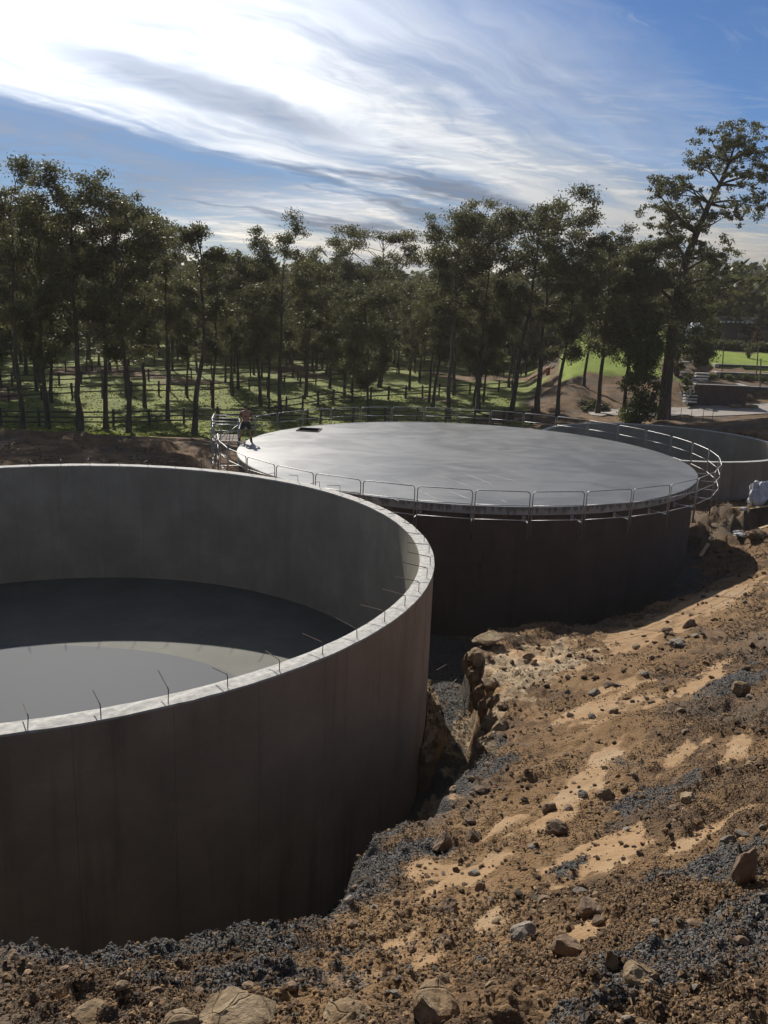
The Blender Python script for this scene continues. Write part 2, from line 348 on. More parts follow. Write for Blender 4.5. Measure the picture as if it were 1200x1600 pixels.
# ------------------------------------------------------------------ mesh helpers
def link(o, parent=None):
    COL.objects.link(o)
    if parent is not None: o.parent = parent
    return o
def tag(o, label=None, cat=None, group=None, kind=None):
    if label: o['label'] = label
    if cat: o['category'] = cat
    if group: o['group'] = group
    if kind: o['kind'] = kind
    return o
def empty(name, loc=(0, 0, 0), rz=0.0):
    o = bpy.data.objects.new(name, None); o.location = loc; o.rotation_euler = (0, 0, rz); o.empty_display_size = 0.3
    return link(o)
def mesh_np(name, verts, faces_flat, nper, mat=None, smooth=False):
    me = bpy.data.meshes.new(name)
    verts = np.ascontiguousarray(verts, dtype=np.float32); faces_flat = np.ascontiguousarray(faces_flat, dtype=np.int32).ravel()
    nf = len(faces_flat) // nper
    me.vertices.add(len(verts)); me.vertices.foreach_set('co', verts.ravel())
    me.loops.add(len(faces_flat)); me.loops.foreach_set('vertex_index', faces_flat)
    me.polygons.add(nf); me.polygons.foreach_set('loop_start', np.arange(0, nf * nper, nper, dtype=np.int32))
    try: me.polygons.foreach_set('loop_total', np.full(nf, nper, dtype=np.int32))
    except Exception: pass
    me.polygons.foreach_set('use_smooth', np.full(nf, smooth, dtype=bool))
    me.update(calc_edges=True); me.validate()
    if mat: me.materials.append(mat)
    return me
def fattr(me, name, vals):
    a = me.attributes.new(name, 'FLOAT', 'POINT'); a.data.foreach_set('value', np.ascontiguousarray(vals, dtype=np.float32))

class MB:
    """collects shapes for ONE mesh"""
    def __init__(self): self.v = []; self.f = []
    def add(self, vs, fs):
        o = len(self.v); self.v += [tuple(p) for p in vs]; self.f += [tuple(i + o for i in f) for f in fs]
        return self
    def box(self, c, s, rot=None):
        hx, hy, hz = s[0] / 2, s[1] / 2, s[2] / 2
        vs = [Vector((sx * hx, sy * hy, sz * hz)) for sz in (-1, 1) for sy in (-1, 1) for sx in (-1, 1)]
        if rot is not None: vs = [rot @ v for v in vs]
        vs = [v + Vector(c) for v in vs]
        return self.add(vs, [(0, 2, 3, 1), (4, 5, 7, 6), (0, 1, 5, 4), (2, 6, 7, 3), (0, 4, 6, 2), (1, 3, 7, 5)])
    def tube(self, pts, rad, n=8, cap=True):
        pts = [Vector(p) for p in pts]; rads = rad if isinstance(rad, (list, tuple)) else [rad] * len(pts)
        o = len(self.v); up = Vector((0.13, 0.31, 0.94)).normalized(); pu = None
        for i, p in enumerate(pts):
            t = (pts[min(i + 1, len(pts) - 1)] - pts[max(i - 1, 0)])
            t = t.normalized() if t.length > 1e-9 else Vector((0, 0, 1))
            if pu is None:
                a = t.cross(up)
                if a.length < 0.1: a = t.cross(Vector((1, 0, 0)))
            else:
                a = pu - t * pu.dot(t)
                if a.length < 1e-6: a = t.cross(up)
            a.normalize(); b = t.cross(a); pu = a
            for k in range(n):
                th = 2 * math.pi * k / n
                self.v.append(tuple(p + (a * math.cos(th) + b * math.sin(th)) * rads[i]))
        for i in range(len(pts) - 1):
            for k in range(n):
                k2 = (k + 1) % n
                self.f.append((o + i * n + k, o + i * n + k2, o + (i + 1) * n + k2, o + (i + 1) * n + k))
        if cap:
            self.f.append(tuple(o + k for k in reversed(range(n)))); self.f.append(tuple(o + (len(pts) - 1) * n + k for k in range(n)))
        return self
    def mesh(self, name, mat, smooth=False):
        me = bpy.data.meshes.new(name); me.from_pydata(self.v, [], self.f); me.update()
        bm = bmesh.new(); bm.from_mesh(me); bmesh.ops.recalc_face_normals(bm, faces=bm.faces); bm.to_mesh(me); bm.free()
        if smooth:
            me.polygons.foreach_set('use_smooth', [True] * len(me.polygons))
        if mat: me.materials.append(mat)
        return me
    def build(self, name, mat, parent=None, smooth=False):
        return link(bpy.data.objects.new(name, self.mesh(name, mat, smooth)), parent)
def inst(name, me, parent=None, loc=(0, 0, 0), rot=(0, 0, 0), sc=(1, 1, 1)):
    o = bpy.data.objects.new(name, me); o.location = loc; o.rotation_euler = rot
    o.scale = sc if isinstance(sc, (tuple, list)) else (sc, sc, sc)
    return link(o, parent)
def bevel(o, wdt=0.01, seg=2):
    m = o.modifiers.new('bevel', 'BEVEL'); m.width = wdt; m.segments = seg; m.limit_method = 'ANGLE'
    return o

# ------------------------------------------------------------------ materials
def new_mat(name):
    m = bpy.data.materials.new(name); m.use_nodes = True
    t = NT(m.node_tree); b = t.n['Principled BSDF']
    return m, t, b
def objco(t): return t.node('ShaderNodeTexCoord').outputs['Object']
def geoco(t): return t.node('ShaderNodeNewGeometry').outputs['Position']

def simple(name, col, rough=0.6, metal=0.0, var=0.25, scale=6.0, bump=0.15, bdist=0.01):
    m, t, b = new_mat(name); p = geoco(t)
    n = t.noise(p, scale, 5, 0.6)
    dark = tuple(c * (1 - var) for c in col); lite = tuple(min(1, c * (1 + var)) for c in col)
    t.put(b.inputs['Base Color'], t.mix(t.step(n, 0.3, 0.7), dark, lite))
    b.inputs['Roughness'].default_value = rough; b.inputs['Metallic'].default_value = metal
    if bump: t.put(b.inputs['Normal'], t.bump(t.noise(p, scale * 5, 4, 0.6), bump, bdist))
    return m

def ground_material():
    m, t, b = new_mat('ground'); p = geoco(t)
    grass, sand, grav, rock = (t.attr(k) for k in ('grass', 'sand', 'gravel', 'rock'))
    n1 = t.noise(p, 0.9, 5, 0.6); n2 = t.noise(p, 5.0, 5, 0.65); n3 = t.noise(p, 26.0, 4, 0.7); n4 = t.noise(p, 0.25, 3)
    soil = t.mix(t.step(n1, 0.38, 0.62), (0.086, 0.052, 0.028), (0.196, 0.118, 0.056))
    soil = t.mix(t.math('MULTIPLY', t.step(n2, 0.45, 0.72), 0.6), soil, (0.262, 0.163, 0.079))
    soil = t.mix(t.math('MULTIPLY', t.step(n3, 0.56, 0.75), 0.55), soil, (0.055, 0.040, 0.029))
    soil = t.mix(t.math('MULTIPLY', t.step(n4, 0.48, 0.62), 0.55), soil, (0.098, 0.084, 0.068))
    soil = t.mix(t.math('MULTIPLY', t.step(t.math('ADD', t.attr('tan'), t.math('MULTIPLY', t.math('SUBTRACT', n2, 0.5), 1.2)), 0.25, 0.9), 0.8), soil, t.mix(t.step(n1, 0.35, 0.65), (0.185, 0.108, 0.048), (0.245, 0.152, 0.073)))
    sandc = t.mix(t.step(n2, 0.3, 0.7), (0.235, 0.145, 0.071), (0.300, 0.195, 0.103))
    soil = t.mix(t.math('MULTIPLY', t.step(t.math('ADD', t.attr('tan'), t.math('MULTIPLY', t.math('SUBTRACT', n2, 0.5), 1.2)), 0.25, 0.9), 0.8), soil, t.mix(t.step(n1, 0.35, 0.65), (0.185, 0.108, 0.048), (0.245, 0.152, 0.073)))
    sandc = t.mix(t.math('MULTIPLY', t.step(n1, 0.5, 0.7), 0.5), sandc, (0.33, 0.255, 0.165))
    col = t.mix(t.step(t.math('ADD', sand, t.math('MULTIPLY', t.math('SUBTRACT', n2, 0.5), 1.5)), 0.28, 0.70), soil, sandc)
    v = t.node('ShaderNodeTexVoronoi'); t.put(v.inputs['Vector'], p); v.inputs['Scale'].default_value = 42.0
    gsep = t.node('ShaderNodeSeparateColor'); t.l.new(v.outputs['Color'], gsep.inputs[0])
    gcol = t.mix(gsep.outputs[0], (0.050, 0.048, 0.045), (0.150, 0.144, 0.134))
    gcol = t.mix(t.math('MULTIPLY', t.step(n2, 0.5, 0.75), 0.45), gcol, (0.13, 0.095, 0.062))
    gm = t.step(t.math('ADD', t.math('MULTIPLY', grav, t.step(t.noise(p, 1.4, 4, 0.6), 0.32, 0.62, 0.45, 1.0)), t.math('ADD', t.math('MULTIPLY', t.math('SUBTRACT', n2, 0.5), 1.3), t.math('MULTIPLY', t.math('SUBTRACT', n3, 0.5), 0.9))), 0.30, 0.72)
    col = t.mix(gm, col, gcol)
    rcol = t.mix(t.step(n2, 0.35, 0.65), (0.19, 0.13, 0.078), (0.47, 0.375, 0.245))
    rcol = t.mix(t.math('MULTIPLY', t.step(n1, 0.42, 0.6), 0.6), rcol, (0.38, 0.22, 0.10))
    rm = t.step(t.math('ADD', rock, t.math('MULTIPLY', t.math('SUBTRACT', n2, 0.5), 0.8)), 0.35, 0.6)
    col = t.mix(rm, col, rcol)
    gn = t.noise(p, 0.35, 5, 0.65); gn2 = t.noise(p, 3.0, 4, 0.7)
    gr = t.mix(t.step(gn, 0.35, 0.65), (0.115, 0.145, 0.026), (0.205, 0.235, 0.045))
    gr = t.mix(t.math('MULTIPLY', t.step(gn2, 0.5, 0.75), 0.5), gr, (0.22, 0.21, 0.07))
    gr = t.mix(t.attr('lawn'), gr, t.mix(t.step(gn, 0.35, 0.65), (0.175, 0.245, 0.028), (0.235, 0.300, 0.040)))
    gmask = t.step(t.math('ADD', grass, t.math('MULTIPLY', t.math('SUBTRACT', gn2, 0.5), 0.7)), 0.35, 0.6)
    col = t.mix(gmask, col, gr)
    t.put(b.inputs['Base Color'], col); b.inputs['Roughness'].default_value = 0.93; b.inputs['Specular IOR Level'].default_value = 0.25
    vs_ = t.vor(p, 34.0); h = t.math('ADD', t.math('MULTIPLY', n3, 0.6), t.math('ADD', t.math('MULTIPLY', t.noise(p, 90, 3, 0.6), 0.3), t.math('MULTIPLY', vs_, -0.45)))
    h = t.math('MULTIPLY', h, t.step(sand, 0.0, 0.8, 1.0, 0.35))
    h = t.math('SUBTRACT', h, t.math('MULTIPLY', t.math('MULTIPLY', v.outputs['Distance'], gm), 0.8))
    t.put(b.inputs['Normal'], t.bump(h, 1.0, 0.06))
    return m
M_ground = ground_material()

def concrete(name, base, stain=(0.16, 0.12, 0.09), stain_amt=0.5, rough=0.75, lift=1.2, scale=1.0, joints=42.0):
    """board-marked concrete with lift lines and streaks that run down it"""
    m, t, b = new_mat(name); p = geoco(t)
    n1 = t.noise(p, 0.7 * scale, 6, 0.62); n2 = t.noise(p, 9.0 * scale, 5, 0.65)
    streak = t.noise(t.mapping(p, (2.2, 2.2, 0.16)), 1.3, 5, 0.6)
    dark = tuple(c * 0.72 for c in base)
    col = t.mix(t.step(n1, 0.34, 0.68), dark, base)
    col = t.mix(t.math('MULTIPLY', t.step(streak, 0.48, 0.72), stain_amt), col, stain)
    col = t.mix(t.math('MULTIPLY', t.step(n2, 0.55, 0.75), 0.25), col, tuple(min(1, c * 1.35) for c in base))
    sp_ = t.node('ShaderNodeSeparateXYZ'); t.l.new(p, sp_.inputs[0])
    fr = t.math('FRACT', t.math('ADD', t.math('DIVIDE', sp_.outputs[2], lift), t.math('MULTIPLY', n1, 0.03)))
    line = t.math('MULTIPLY', t.step(fr, 0.0, 0.02, 1, 0), 0.4)
    col = t.mix(line, col, tuple(c * 0.55 for c in base))
    so_ = t.node('ShaderNodeSeparateXYZ'); t.l.new(objco(t), so_.inputs[0])
    fa_ = t.math('FRACT', t.math('MULTIPLY', t.math('ARCTAN2', so_.outputs[1], so_.outputs[0]), joints / 6.2831853))
    jl = t.math('MULTIPLY', t.step(t.math('ABSOLUTE', t.math('SUBTRACT', fa_, 0.5)), 0.0, 0.012, 1, 0), 0.55)
    col = t.mix(jl, col, tuple(c * 0.5 for c in base))
    fp = t.node('ShaderNodeTexWhiteNoise', noise_dimensions='2D'); cv = t.node('ShaderNodeCombineXYZ')
    t.l.new(t.math('FLOOR', t.math('ADD', t.math('MULTIPLY', t.math('ARCTAN2', so_.outputs[1], so_.outputs[0]), joints / 6.2831853), 0.5)), cv.inputs[0])
    t.l.new(t.math('FLOOR', t.math('DIVIDE', sp_.outputs[2], lift)), cv.inputs[1]); t.l.new(cv.outputs[0], fp.inputs['Vector'])
    col = t.mix(t.math('MULTIPLY', fp.outputs['Value'], 0.22), col, tuple(c * 0.6 for c in base))
    t.put(b.inputs['Base Color'], col); b.inputs['Roughness'].default_value = rough
    t.put(b.inputs['Normal'], t.bump(t.math('ADD', t.noise(p, 30, 4, 0.6), t.math('MULTIPLY', n1, 1.5)), 0.25, 0.012))
    return m
M_wall_out = concrete('concrete_wall_brown', (0.335, 0.248, 0.172), (0.165, 0.116, 0.080), 0.7)
M_wall_in = concrete('concrete_wall_grey', (0.32, 0.280, 0.210), (0.205, 0.180, 0.138), 0.5)
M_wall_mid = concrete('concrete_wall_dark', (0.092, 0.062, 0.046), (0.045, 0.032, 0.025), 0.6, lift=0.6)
M_rim = simple('concrete_rim', (0.40, 0.388, 0.355), 0.85, 0, 0.22, 9.0, 0.5, 0.012)

def roof_material():
    m, t, b = new_mat('trowelled_roof_concrete'); p = geoco(t)
    n1 = t.noise(p, 0.22, 6, 0.6, 0.6); n2 = t.noise(t.mapping(p, (0.8, 1.1, 1), rot=(0, 0, 0.5)), 0.55, 6, 0.62, 1.2); n3 = t.noise(p, 12, 4, 0.6)
    col = t.mix(t.step(n2, 0.32, 0.7), (0.098, 0.101, 0.104), (0.135, 0.137, 0.136))
    col = t.mix(t.math('MULTIPLY', t.step(n3, 0.55, 0.75), 0.2), col, (0.17, 0.17, 0.165))
    t.put(b.inputs['Base Color'], col)
    t.put(b.inputs['Roughness'], t.step(t.math('ADD', n1, t.math('MULTIPLY', t.math('SUBTRACT', n2, 0.5), 0.6)), 0.3, 0.7, 0.36, 0.44))
    b.inputs['Specular IOR Level'].default_value = 0.62
    t.put(b.inputs['Normal'], t.bump(t.math('ADD', n2, t.math('MULTIPLY', n3, 0.1)), 0.05, 0.02))
    return m
M_roof = roof_material()
def lip_material():
    m, t, b = new_mat('stained_roof_edge'); p = geoco(t)
    sp_ = t.node('ShaderNodeSeparateXYZ'); t.l.new(p, sp_.inputs[0])
    n = t.noise(t.mapping(p, (1, 1, 0.25)), 5.5, 5, 0.7); n2 = t.noise(p, 2.0, 4)
    hgt = t.step(sp_.outputs[2], MID['top'] - 0.35, MID['top'], 0, 1, 'LINEAR')
    s = t.step(t.math('ADD', n, t.math('MULTIPLY', hgt, 0.25)), 0.60, 0.74)
    col = t.mix(t.step(n2, 0.3, 0.7), (0.25, 0.235, 0.205), (0.36, 0.34, 0.30))
    t.put(b.inputs['Base Color'], t.mix(t.math('MULTIPLY', s, 0.75), col, (0.085, 0.07, 0.05)))
    b.inputs['Roughness'].default_value = 0.85
    return m
M_lip = lip_material()
def water_material():
    m, t, b = new_mat('shallow_water'); p = geoco(t)
    b.inputs['Base Color'].default_value = (0.084, 0.092, 0.103, 1); b.inputs['Specular IOR Level'].default_value = 0.25; b.inputs['Roughness'].default_value = 0.72; b.inputs['IOR'].default_value = 1.33
    t.put(b.inputs['Normal'], t.bump(t.noise(p, 3, 3), 0.05, 0.01))
    return m
M_water = water_material()
M_floor = concrete('tank_floor_concrete', (0.112, 0.112, 0.090), (0.078, 0.079, 0.064), 0.55, 0.8, 50.0)
M_black = simple('dark_inside', (0.012, 0.012, 0.012), 0.9, 0, 0.2)
M_galv = simple('galvanised_steel', (0.36, 0.36, 0.35), 0.52, 0.75, 0.25, 12, 0.05)
M_rebar = simple('rusty_rebar', (0.085, 0.055, 0.04), 0.75, 0.3, 0.3, 30, 0.4, 0.002)
M_timber = simple('weathered_timber', (0.11, 0.08, 0.058), 0.85, 0, 0.3, 5, 0.4)
M_fence = simple('dark_fence_timber', (0.065, 0.052, 0.042), 0.85, 0, 0.3, 5, 0.4)
M_paleplank = simple('pale_plank', (0.42, 0.30, 0.16), 0.8, 0, 0.25, 8, 0.3)
M_white = simple('white_wrap', (0.50, 0.50, 0.49), 0.35, 0, 0.12, 5, 0.3)
def stone_material():
    m, t, b = new_mat('sandstone'); p = geoco(t)
    n1 = t.noise(p, 3.0, 6, 0.65); n2 = t.noise(p, 22.0, 5, 0.7); lay = t.noise(t.mapping(p, (1.2, 1.2, 9.0)), 1.6, 5, 0.6)
    col = t.mix(t.step(n1, 0.32, 0.68), (0.130, 0.088, 0.050), (0.300, 0.228, 0.142))
    col = t.mix(t.math('MULTIPLY', t.step(lay, 0.48, 0.62), 0.55), col, (0.20, 0.125, 0.062))
    col = t.mix(t.math('MULTIPLY', t.step(n2, 0.52, 0.72), 0.5), col, (0.075, 0.055, 0.036))
    crack = t.vor(t.vmath('ADD', p, t.vmath('SCALE', t.noise(p, 4.0, 3, out=1), scale=0.12)), 5.0, 'DISTANCE_TO_EDGE')
    ck = t.step(crack, 0.0, 0.035, 1.0, 0.0)
    col = t.mix(t.math('MULTIPLY', ck, t.step(n1, 0.45, 0.65, 0.0, 0.35)), col, (0.07, 0.05, 0.034))
    t.put(b.inputs['Base Color'], col); b.inputs['Roughness'].default_value = 0.92; b.inputs['Specular IOR Level'].default_value = 0.25
    h = t.math('ADD', t.math('MULTIPLY', lay, 0.8), t.math('ADD', t.math('MULTIPLY', n2, 0.5), t.math('MULTIPLY', ck, -0.3)))
    t.put(b.inputs['Normal'], t.bump(h, 0.8, 0.05))
    return m
M_stone = stone_material()
M_darkrock = simple('brown_clod', (0.14, 0.092, 0.055), 0.92, 0, 0.4, 7, 0.6, 0.02)
M_greyrock = simple('grey_rock', (0.16, 0.135, 0.105), 0.9, 0, 0.35, 7, 0.6, 0.02)
M_road = simple('concrete_drive', (0.27, 0.235, 0.20), 0.85, 0, 0.12, 2.0, 0.2)

# ------------------------------------------------------------------ the ground
def build_ground():
    fa = np.radians(np.linspace(-29.5, 29.5, 470))
    oa = np.concatenate([np.linspace(-180, -60, 30)[:-1], np.linspace(-60, -29.5, 40)[:-1]])
    ang = np.concatenate([np.radians(oa), fa, -np.radians(oa[::-1])])
    ang = ang[:-1]                                   # last equals first
    r = [0.6]
    while r[-1] < 4000:
        q_ = r[-1]
        k = 0.05 if q_ < 2.4 else 0.0062 if q_ < 40 else 0.010 if q_ < 70 else 0.014 if q_ < 130 else 0.06 if q_ < 400 else 0.25
        r.append(q_ * (1 + k))
    r = np.array(r); nr, na = len(r), len(ang)
    A, Rr = np.meshgrid(ang, r)
    x = (Rr * np.sin(A)).ravel(); y = (Rr * np.cos(A)).ravel()
    z, zone = ground(x, y)
    verts = np.stack([x, y, z], 1)
    verts = np.vstack([verts, [[0, 0, 10.0]]])
    i = np.arange(nr - 1)[:, None] * na; j = np.arange(na)[None, :]; j2 = (j + 1) % na
    f = np.stack([i + j, i + na + j, i + na + j2, i + j2], -1).reshape(-1, 4)[:, ::-1]
    me = mesh_np('ground', verts, f, 4, M_ground, True)
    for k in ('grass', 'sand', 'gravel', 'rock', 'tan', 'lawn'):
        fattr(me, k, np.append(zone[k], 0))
    o = link(bpy.data.objects.new('ground', me)); tag(o, 'bare earth bank, pit and grassy paddock', kind='structure')
    if me.polygons[1000].normal.z < 0:
        me.flip_normals()
    fine = (np.abs(np.degrees(np.arctan2(x, y))) < 29) & (np.hypot(x, y) > 2.2)
    return x, y, z, zone, fine, o
GX, GY, GZ, GZONE, GFINE, GOBJ = build_ground()
bpy.context.view_layer.update()
def gz(x, y):
    ok, loc, *_ = GOBJ.ray_cast(Vector((x, y, 60)), Vector((0, 0, -1)))
    return loc.z if ok else PAD
def ghit(px, py):
    ok, loc, nrm, _ = GOBJ.ray_cast(Vector((0, 0, CAMZ)), ray(px, py).normalized())
    return (loc.copy(), nrm.copy()) if ok else (None, None)

# ------------------------------------------------------------------ tanks
def ring_wall(mb, c, ro, ri, z0, z1, n=192, skip=None):
    pass
def cyl(c, r, z0, z1, n, inward=False):
    vs = []; fs = []
    for k in range(n):
        a = 2 * math.pi * k / n
        vs += [(c[0] + r * math.cos(a), c[1] + r * math.sin(a), z0), (c[0] + r * math.cos(a), c[1] + r * math.sin(a), z1)]
    for k in range(n):
        a, b = 2 * k, 2 * ((k + 1) % n)
        fs.append((a, b, b + 1, a + 1) if not inward else (a, a + 1, b + 1, b))
    return vs, fs
def annulus(c, ro, ri, z, n, jag=0.0, seed=0):
    rng = random.Random(seed); vs = []; fs = []
    for k in range(n):
        a = 2 * math.pi * k / n
        for r in (ro, ri):
            vs.append((c[0] + r * math.cos(a), c[1] + r * math.sin(a), z + rng.uniform(-jag, jag)))
    for k in range(n):
        a, b = 2 * k, 2 * ((k + 1) % n)
        fs.append((a, b, b + 1, a + 1))
    return vs, fs
def raw(name, vs, fs, mat, parent=None, smooth=False):
    me = bpy.data.meshes.new(name); me.from_pydata(vs, [], fs); me.update()
    if smooth: me.polygons.foreach_set('use_smooth', [True] * len(me.polygons))
    me.materials.append(mat)
    return link(bpy.data.objects.new(name, me), parent)

def open_tank(T, zbot, label, n=240, bars=0, wall_mat=None):
    c = T['c']; root = empty('concrete_tank', (c[0], c[1], zbot)); tag(root, label, 'tank', 'round concrete tanks')
    o = (0, 0)
    ro, ri = T['r'], T['r'] - T['t']
    z1 = T['rim'] - zbot
    vs, fs = cyl(o, ro, 0, z1 - 0.012, n); raw('outer_wall', vs, fs, M_wall_out, root, True)
    vs, fs = cyl(o, ri, T.get('floor', 0.6) - zbot - 0.1, z1 - 0.012, n, True); raw('inner_wall', vs, fs, M_wall_in, root, True)
    # the rim is a rough poured band with its own small lip
    rv = []; rf = []; rng = random.Random(5); m = 5
    for k in range(n):
        a = 2 * math.pi * k / n
        prof = [(ro + 0.004, z1 - 0.05), (ro + 0.006 + rng.uniform(-.004, .004), z1 - 0.008 + rng.uniform(-.006, .006)), (ro - T['t'] * 0.35, z1 + rng.uniform(-.008, .010)),
                (ri + T['t'] * 0.3, z1 + rng.uniform(-.008, .010)), (ri - 0.004, z1 - 0.008 + rng.uniform(-.006, .006)), (ri - 0.003, z1 - 0.05)]
        for (rr, zz) in prof: rv.append((rr * math.cos(a), rr * math.sin(a), zz))
    m = 6
    for k in range(n):
        k2 = (k + 1) % n
        for j in range(m - 1): rf.append((k * m + j, k2 * m + j, k2 * m + j + 1, k * m + j + 1))
    raw('rim', rv, rf, M_rim, root)
    fz = T.get('floor', 0.6) - zbot
    vs = [(0, 0, fz)] + [((ri + .1) * math.cos(2 * math.pi * k / 96), (ri + .1) * math.sin(2 * math.pi * k / 96), fz) for k in range(96)]
    raw('floor', vs, [(0, 1 + k, 1 + (k + 1) % 96) for k in range(96)], M_floor, root)
    return root, z1, ro, ri

near_tank, nz1, nro, nri = open_tank(NEAR, -0.3, 'large open round concrete tank in front with rebar stubs along its rim')
# starter bars: up out of the rim, then bent in over the tank
rng = random.Random(11)
_bar_n = 62
for k in range(_bar_n):
    a = 2 * math.pi * (k + 0.35) / _bar_n
    lean = rng.uniform(-0.16, 0.16); hh = rng.uniform(0.21, 0.28); ll = rng.uniform(0.40, 0.58); rise = rng.uniform(-0.02, 0.10)
    mb = MB(); r0 = nro - 0.10
    p0 = Vector((r0 * math.cos(a), r0 * math.sin(a), nz1 - 0.05)); rad = Vector((-math.cos(a), -math.sin(a), 0)); tan = Vector((-math.sin(a), math.cos(a), 0))
    tdir = (rad + tan * lean).normalized()
    p1 = p0 + Vector((0, 0, hh)) + tan * rng.uniform(-.03, .03)
    p2 = p1 + tdir * 0.04 + Vector((0, 0, 0.025)); p3 = p1 + tdir * ll + Vector((0, 0, rise + 0.02))
    mb.tube([p0, p1, p2, p3], 0.009, 6); mb.build('starter_bar', M_rebar, near_tank)
# shallow water standing on the floor
wv = []; fzl = NEAR['floor'] + 0.3 + 0.006
for k in range(120):
    a = 2 * math.pi * k / 120; rr = 7.4 + 0.12 * math.sin(3 * a + 1) + 0.08 * math.sin(7 * a)
    wv.append((0.1 + rr * math.cos(a), -3.35 + rr * 0.93 * math.sin(a) , fzl))
wv = [v if math.hypot(v[0], v[1]) < nri - .05 else (v[0] * (nri - .05) / math.hypot(v[0], v[1]), v[1] * (nri - .05) / math.hypot(v[0], v[1]), v[2]) for v in wv]
raw('puddle', wv, [tuple(range(120))], M_water, near_tank)

far_tank, *_ = open_tank(FAR3, 0.2, 'smaller open round concrete tank beyond the roofed one')

# roofed tank
c = MID['c']; zb = -0.3
roofed = empty('roofed_tank', (c[0], c[1], zb)); tag(roofed, 'round concrete tank closed by a flat smooth grey roof slab', 'tank', 'round concrete tanks')
zt = MID['top'] - zb
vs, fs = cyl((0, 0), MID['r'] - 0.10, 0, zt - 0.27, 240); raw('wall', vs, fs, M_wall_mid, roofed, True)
def roof_slab():
    n = 240; ro = MID['r']; prof = [(ro - 0.12, zt - 0.29), (ro - 0.002, zt - 0.29), (ro, zt - 0.03), (ro - 0.03, zt)]
    mb = MB()
    for k in range(n):
        a = 2 * math.pi * k / n
        for rr, zz in prof: mb.v.append((rr * math.cos(a), rr * math.sin(a), zz))
    for k in range(n):
        k2 = (k + 1) % n
        for j in range(3): mb.f.append((k * 4 + j, k2 * 4 + j, k2 * 4 + j + 1, k * 4 + j + 1))
    return mb
lip = roof_slab(); lp = raw('roof_edge', lip.v, lip.f, M_lip, roofed, False)
# the slab with the hatch opening cut through it
hx, hy = at_z(483, 672, MID['top']).xy
hx -= c[0]; hy -= c[1]; hs = 0.62
bm = bmesh.new(); n = 240
outer = [bm.verts.new(((MID['r'] - 0.03) * math.cos(2 * math.pi * k / n), (MID['r'] - 0.03) * math.sin(2 * math.pi * k / n), zt)) for k in range(n)]
hang = R(40)
hv = [bm.verts.new((hx + hs * 1.3 * math.cos(hang + i * math.pi / 2), hy + hs * 1.3 * math.sin(hang + i * math.pi / 2), zt)) for i in range(4)]
ed = [bm.edges.new((outer[k], outer[(k + 1) % n])) for k in range(n)] + [bm.edges.new((hv[i], hv[(i + 1) % 4])) for i in range(4)]
bmesh.ops.triangle_fill(bm, edges=ed, use_beauty=True)
for f_ in bm.faces:
    if f_.normal.z < 0: f_.normal_flip()
me = bpy.data.meshes.new('roof_slab'); bm.to_mesh(me); bm.free(); me.materials.append(M_roof)
link(bpy.data.objects.new('roof_slab', me), roofed)
hb = MB(); hp = [(hx + hs * 1.3 * math.cos(hang + i * math.pi / 2), hy + hs * 1.3 * math.sin(hang + i * math.pi / 2)) for i in range(4)]
vs = [(p[0], p[1], zt - 0.002) for p in hp] + [(p[0], p[1], zt - 1.2) for p in hp]
raw('hatch_opening', vs, [(0, 4, 5, 1), (1, 5, 6, 2), (2, 6, 7, 3), (3, 7, 4, 0), (4, 7, 6, 5)], M_black, roofed)
hd = MB()
for i in range(4):
    p_, q_ = Vector((*hp[i], zt + .02)), Vector((*hp[(i + 1) % 4], zt + .02)); d_ = (q_ - p_)
    hd.box((p_ + q_) / 2, (d_.length + .06, 0.06, 0.05), Matrix.Rotation(math.atan2(d_.y, d_.x), 3, 'Z'))
hd.build('hatch_frame', M_fence, roofed)
# thin pale lines on the roof slab near the front edge
for (ax, ay, bx, by) in ((682, 742, 746, 764), (722, 738, 770, 757), (612, 745, 668, 772), (648, 762, 684, 781), (760, 740, 812, 753), (688, 762, 745, 784), (590, 770, 624, 783), (782, 780, 792, 785)):
    p_, q_ = at_z(ax, ay, MID['top'] + .004), at_z(bx, by, MID['top'] + .004)
    d_ = q_ - p_; nrm = Vector((-d_.y, d_.x, 0)).normalized() * 0.022
    off = Vector((c[0], c[1], zb)); k = 8; vs = []; fs = []
    for i in range(k + 1):
        t_ = i / k; mid = p_ + d_ * t_ + nrm * rng.uniform(-1, 1) - off; ww = nrm * (0.35 + 0.65 * math.sin(math.pi * t_)) * rng.uniform(.6, 1.2)
        vs += [mid + ww, mid - ww]
        if i: fs.append((2 * i - 2, 2 * i - 1, 2 * i + 1, 2 * i))
    raw('pale_line', vs, fs, M_rim, roofed)

# guard rail round the roof: hooped panels standing off the wall on brackets
GR = MID['r'] + 0.85; NP = 36
rail = empty('guard_rail', (c[0], c[1], MID['top'])); tag(rail, 'galvanised steel guard rail of hooped panels round the tank roof', 'guard rail')
half = GR * math.sin(math.pi / NP) - 0.05
def hoop_mesh():
    mb = MB(); zlo, zhi, cr = -0.98, 0.75, 0.13
    pts = [(-half, 0, zlo), (-half, 0, zhi - cr)]
    for i in range(1, 6):
        a = math.pi - i * math.pi / 12; pts.append((-half + cr + cr * math.cos(a), 0, zhi - cr + cr * math.sin(a)))
    pts.append((0, 0, zhi))
    pts += [(-x_, 0, z_) for (x_, y_, z_) in reversed(pts[:-1])]
    mb.tube(pts, 0.018, 7)
    return mb.mesh('panel_frame', M_galv, True)
hoop = hoop_mesh()
midr = MB().tube([(-half, 0, 0), (half, 0, 0)], 0.014, 6).mesh('mid_rail', M_galv, True)
brk = MB(); brk.box((0, -0.44, 0.24), (0.04, 0.80, 0.04)); brk.box((0, -.83, 0.20), (.12, .03, .2)); brk = brk.mesh('bracket', M_galv)
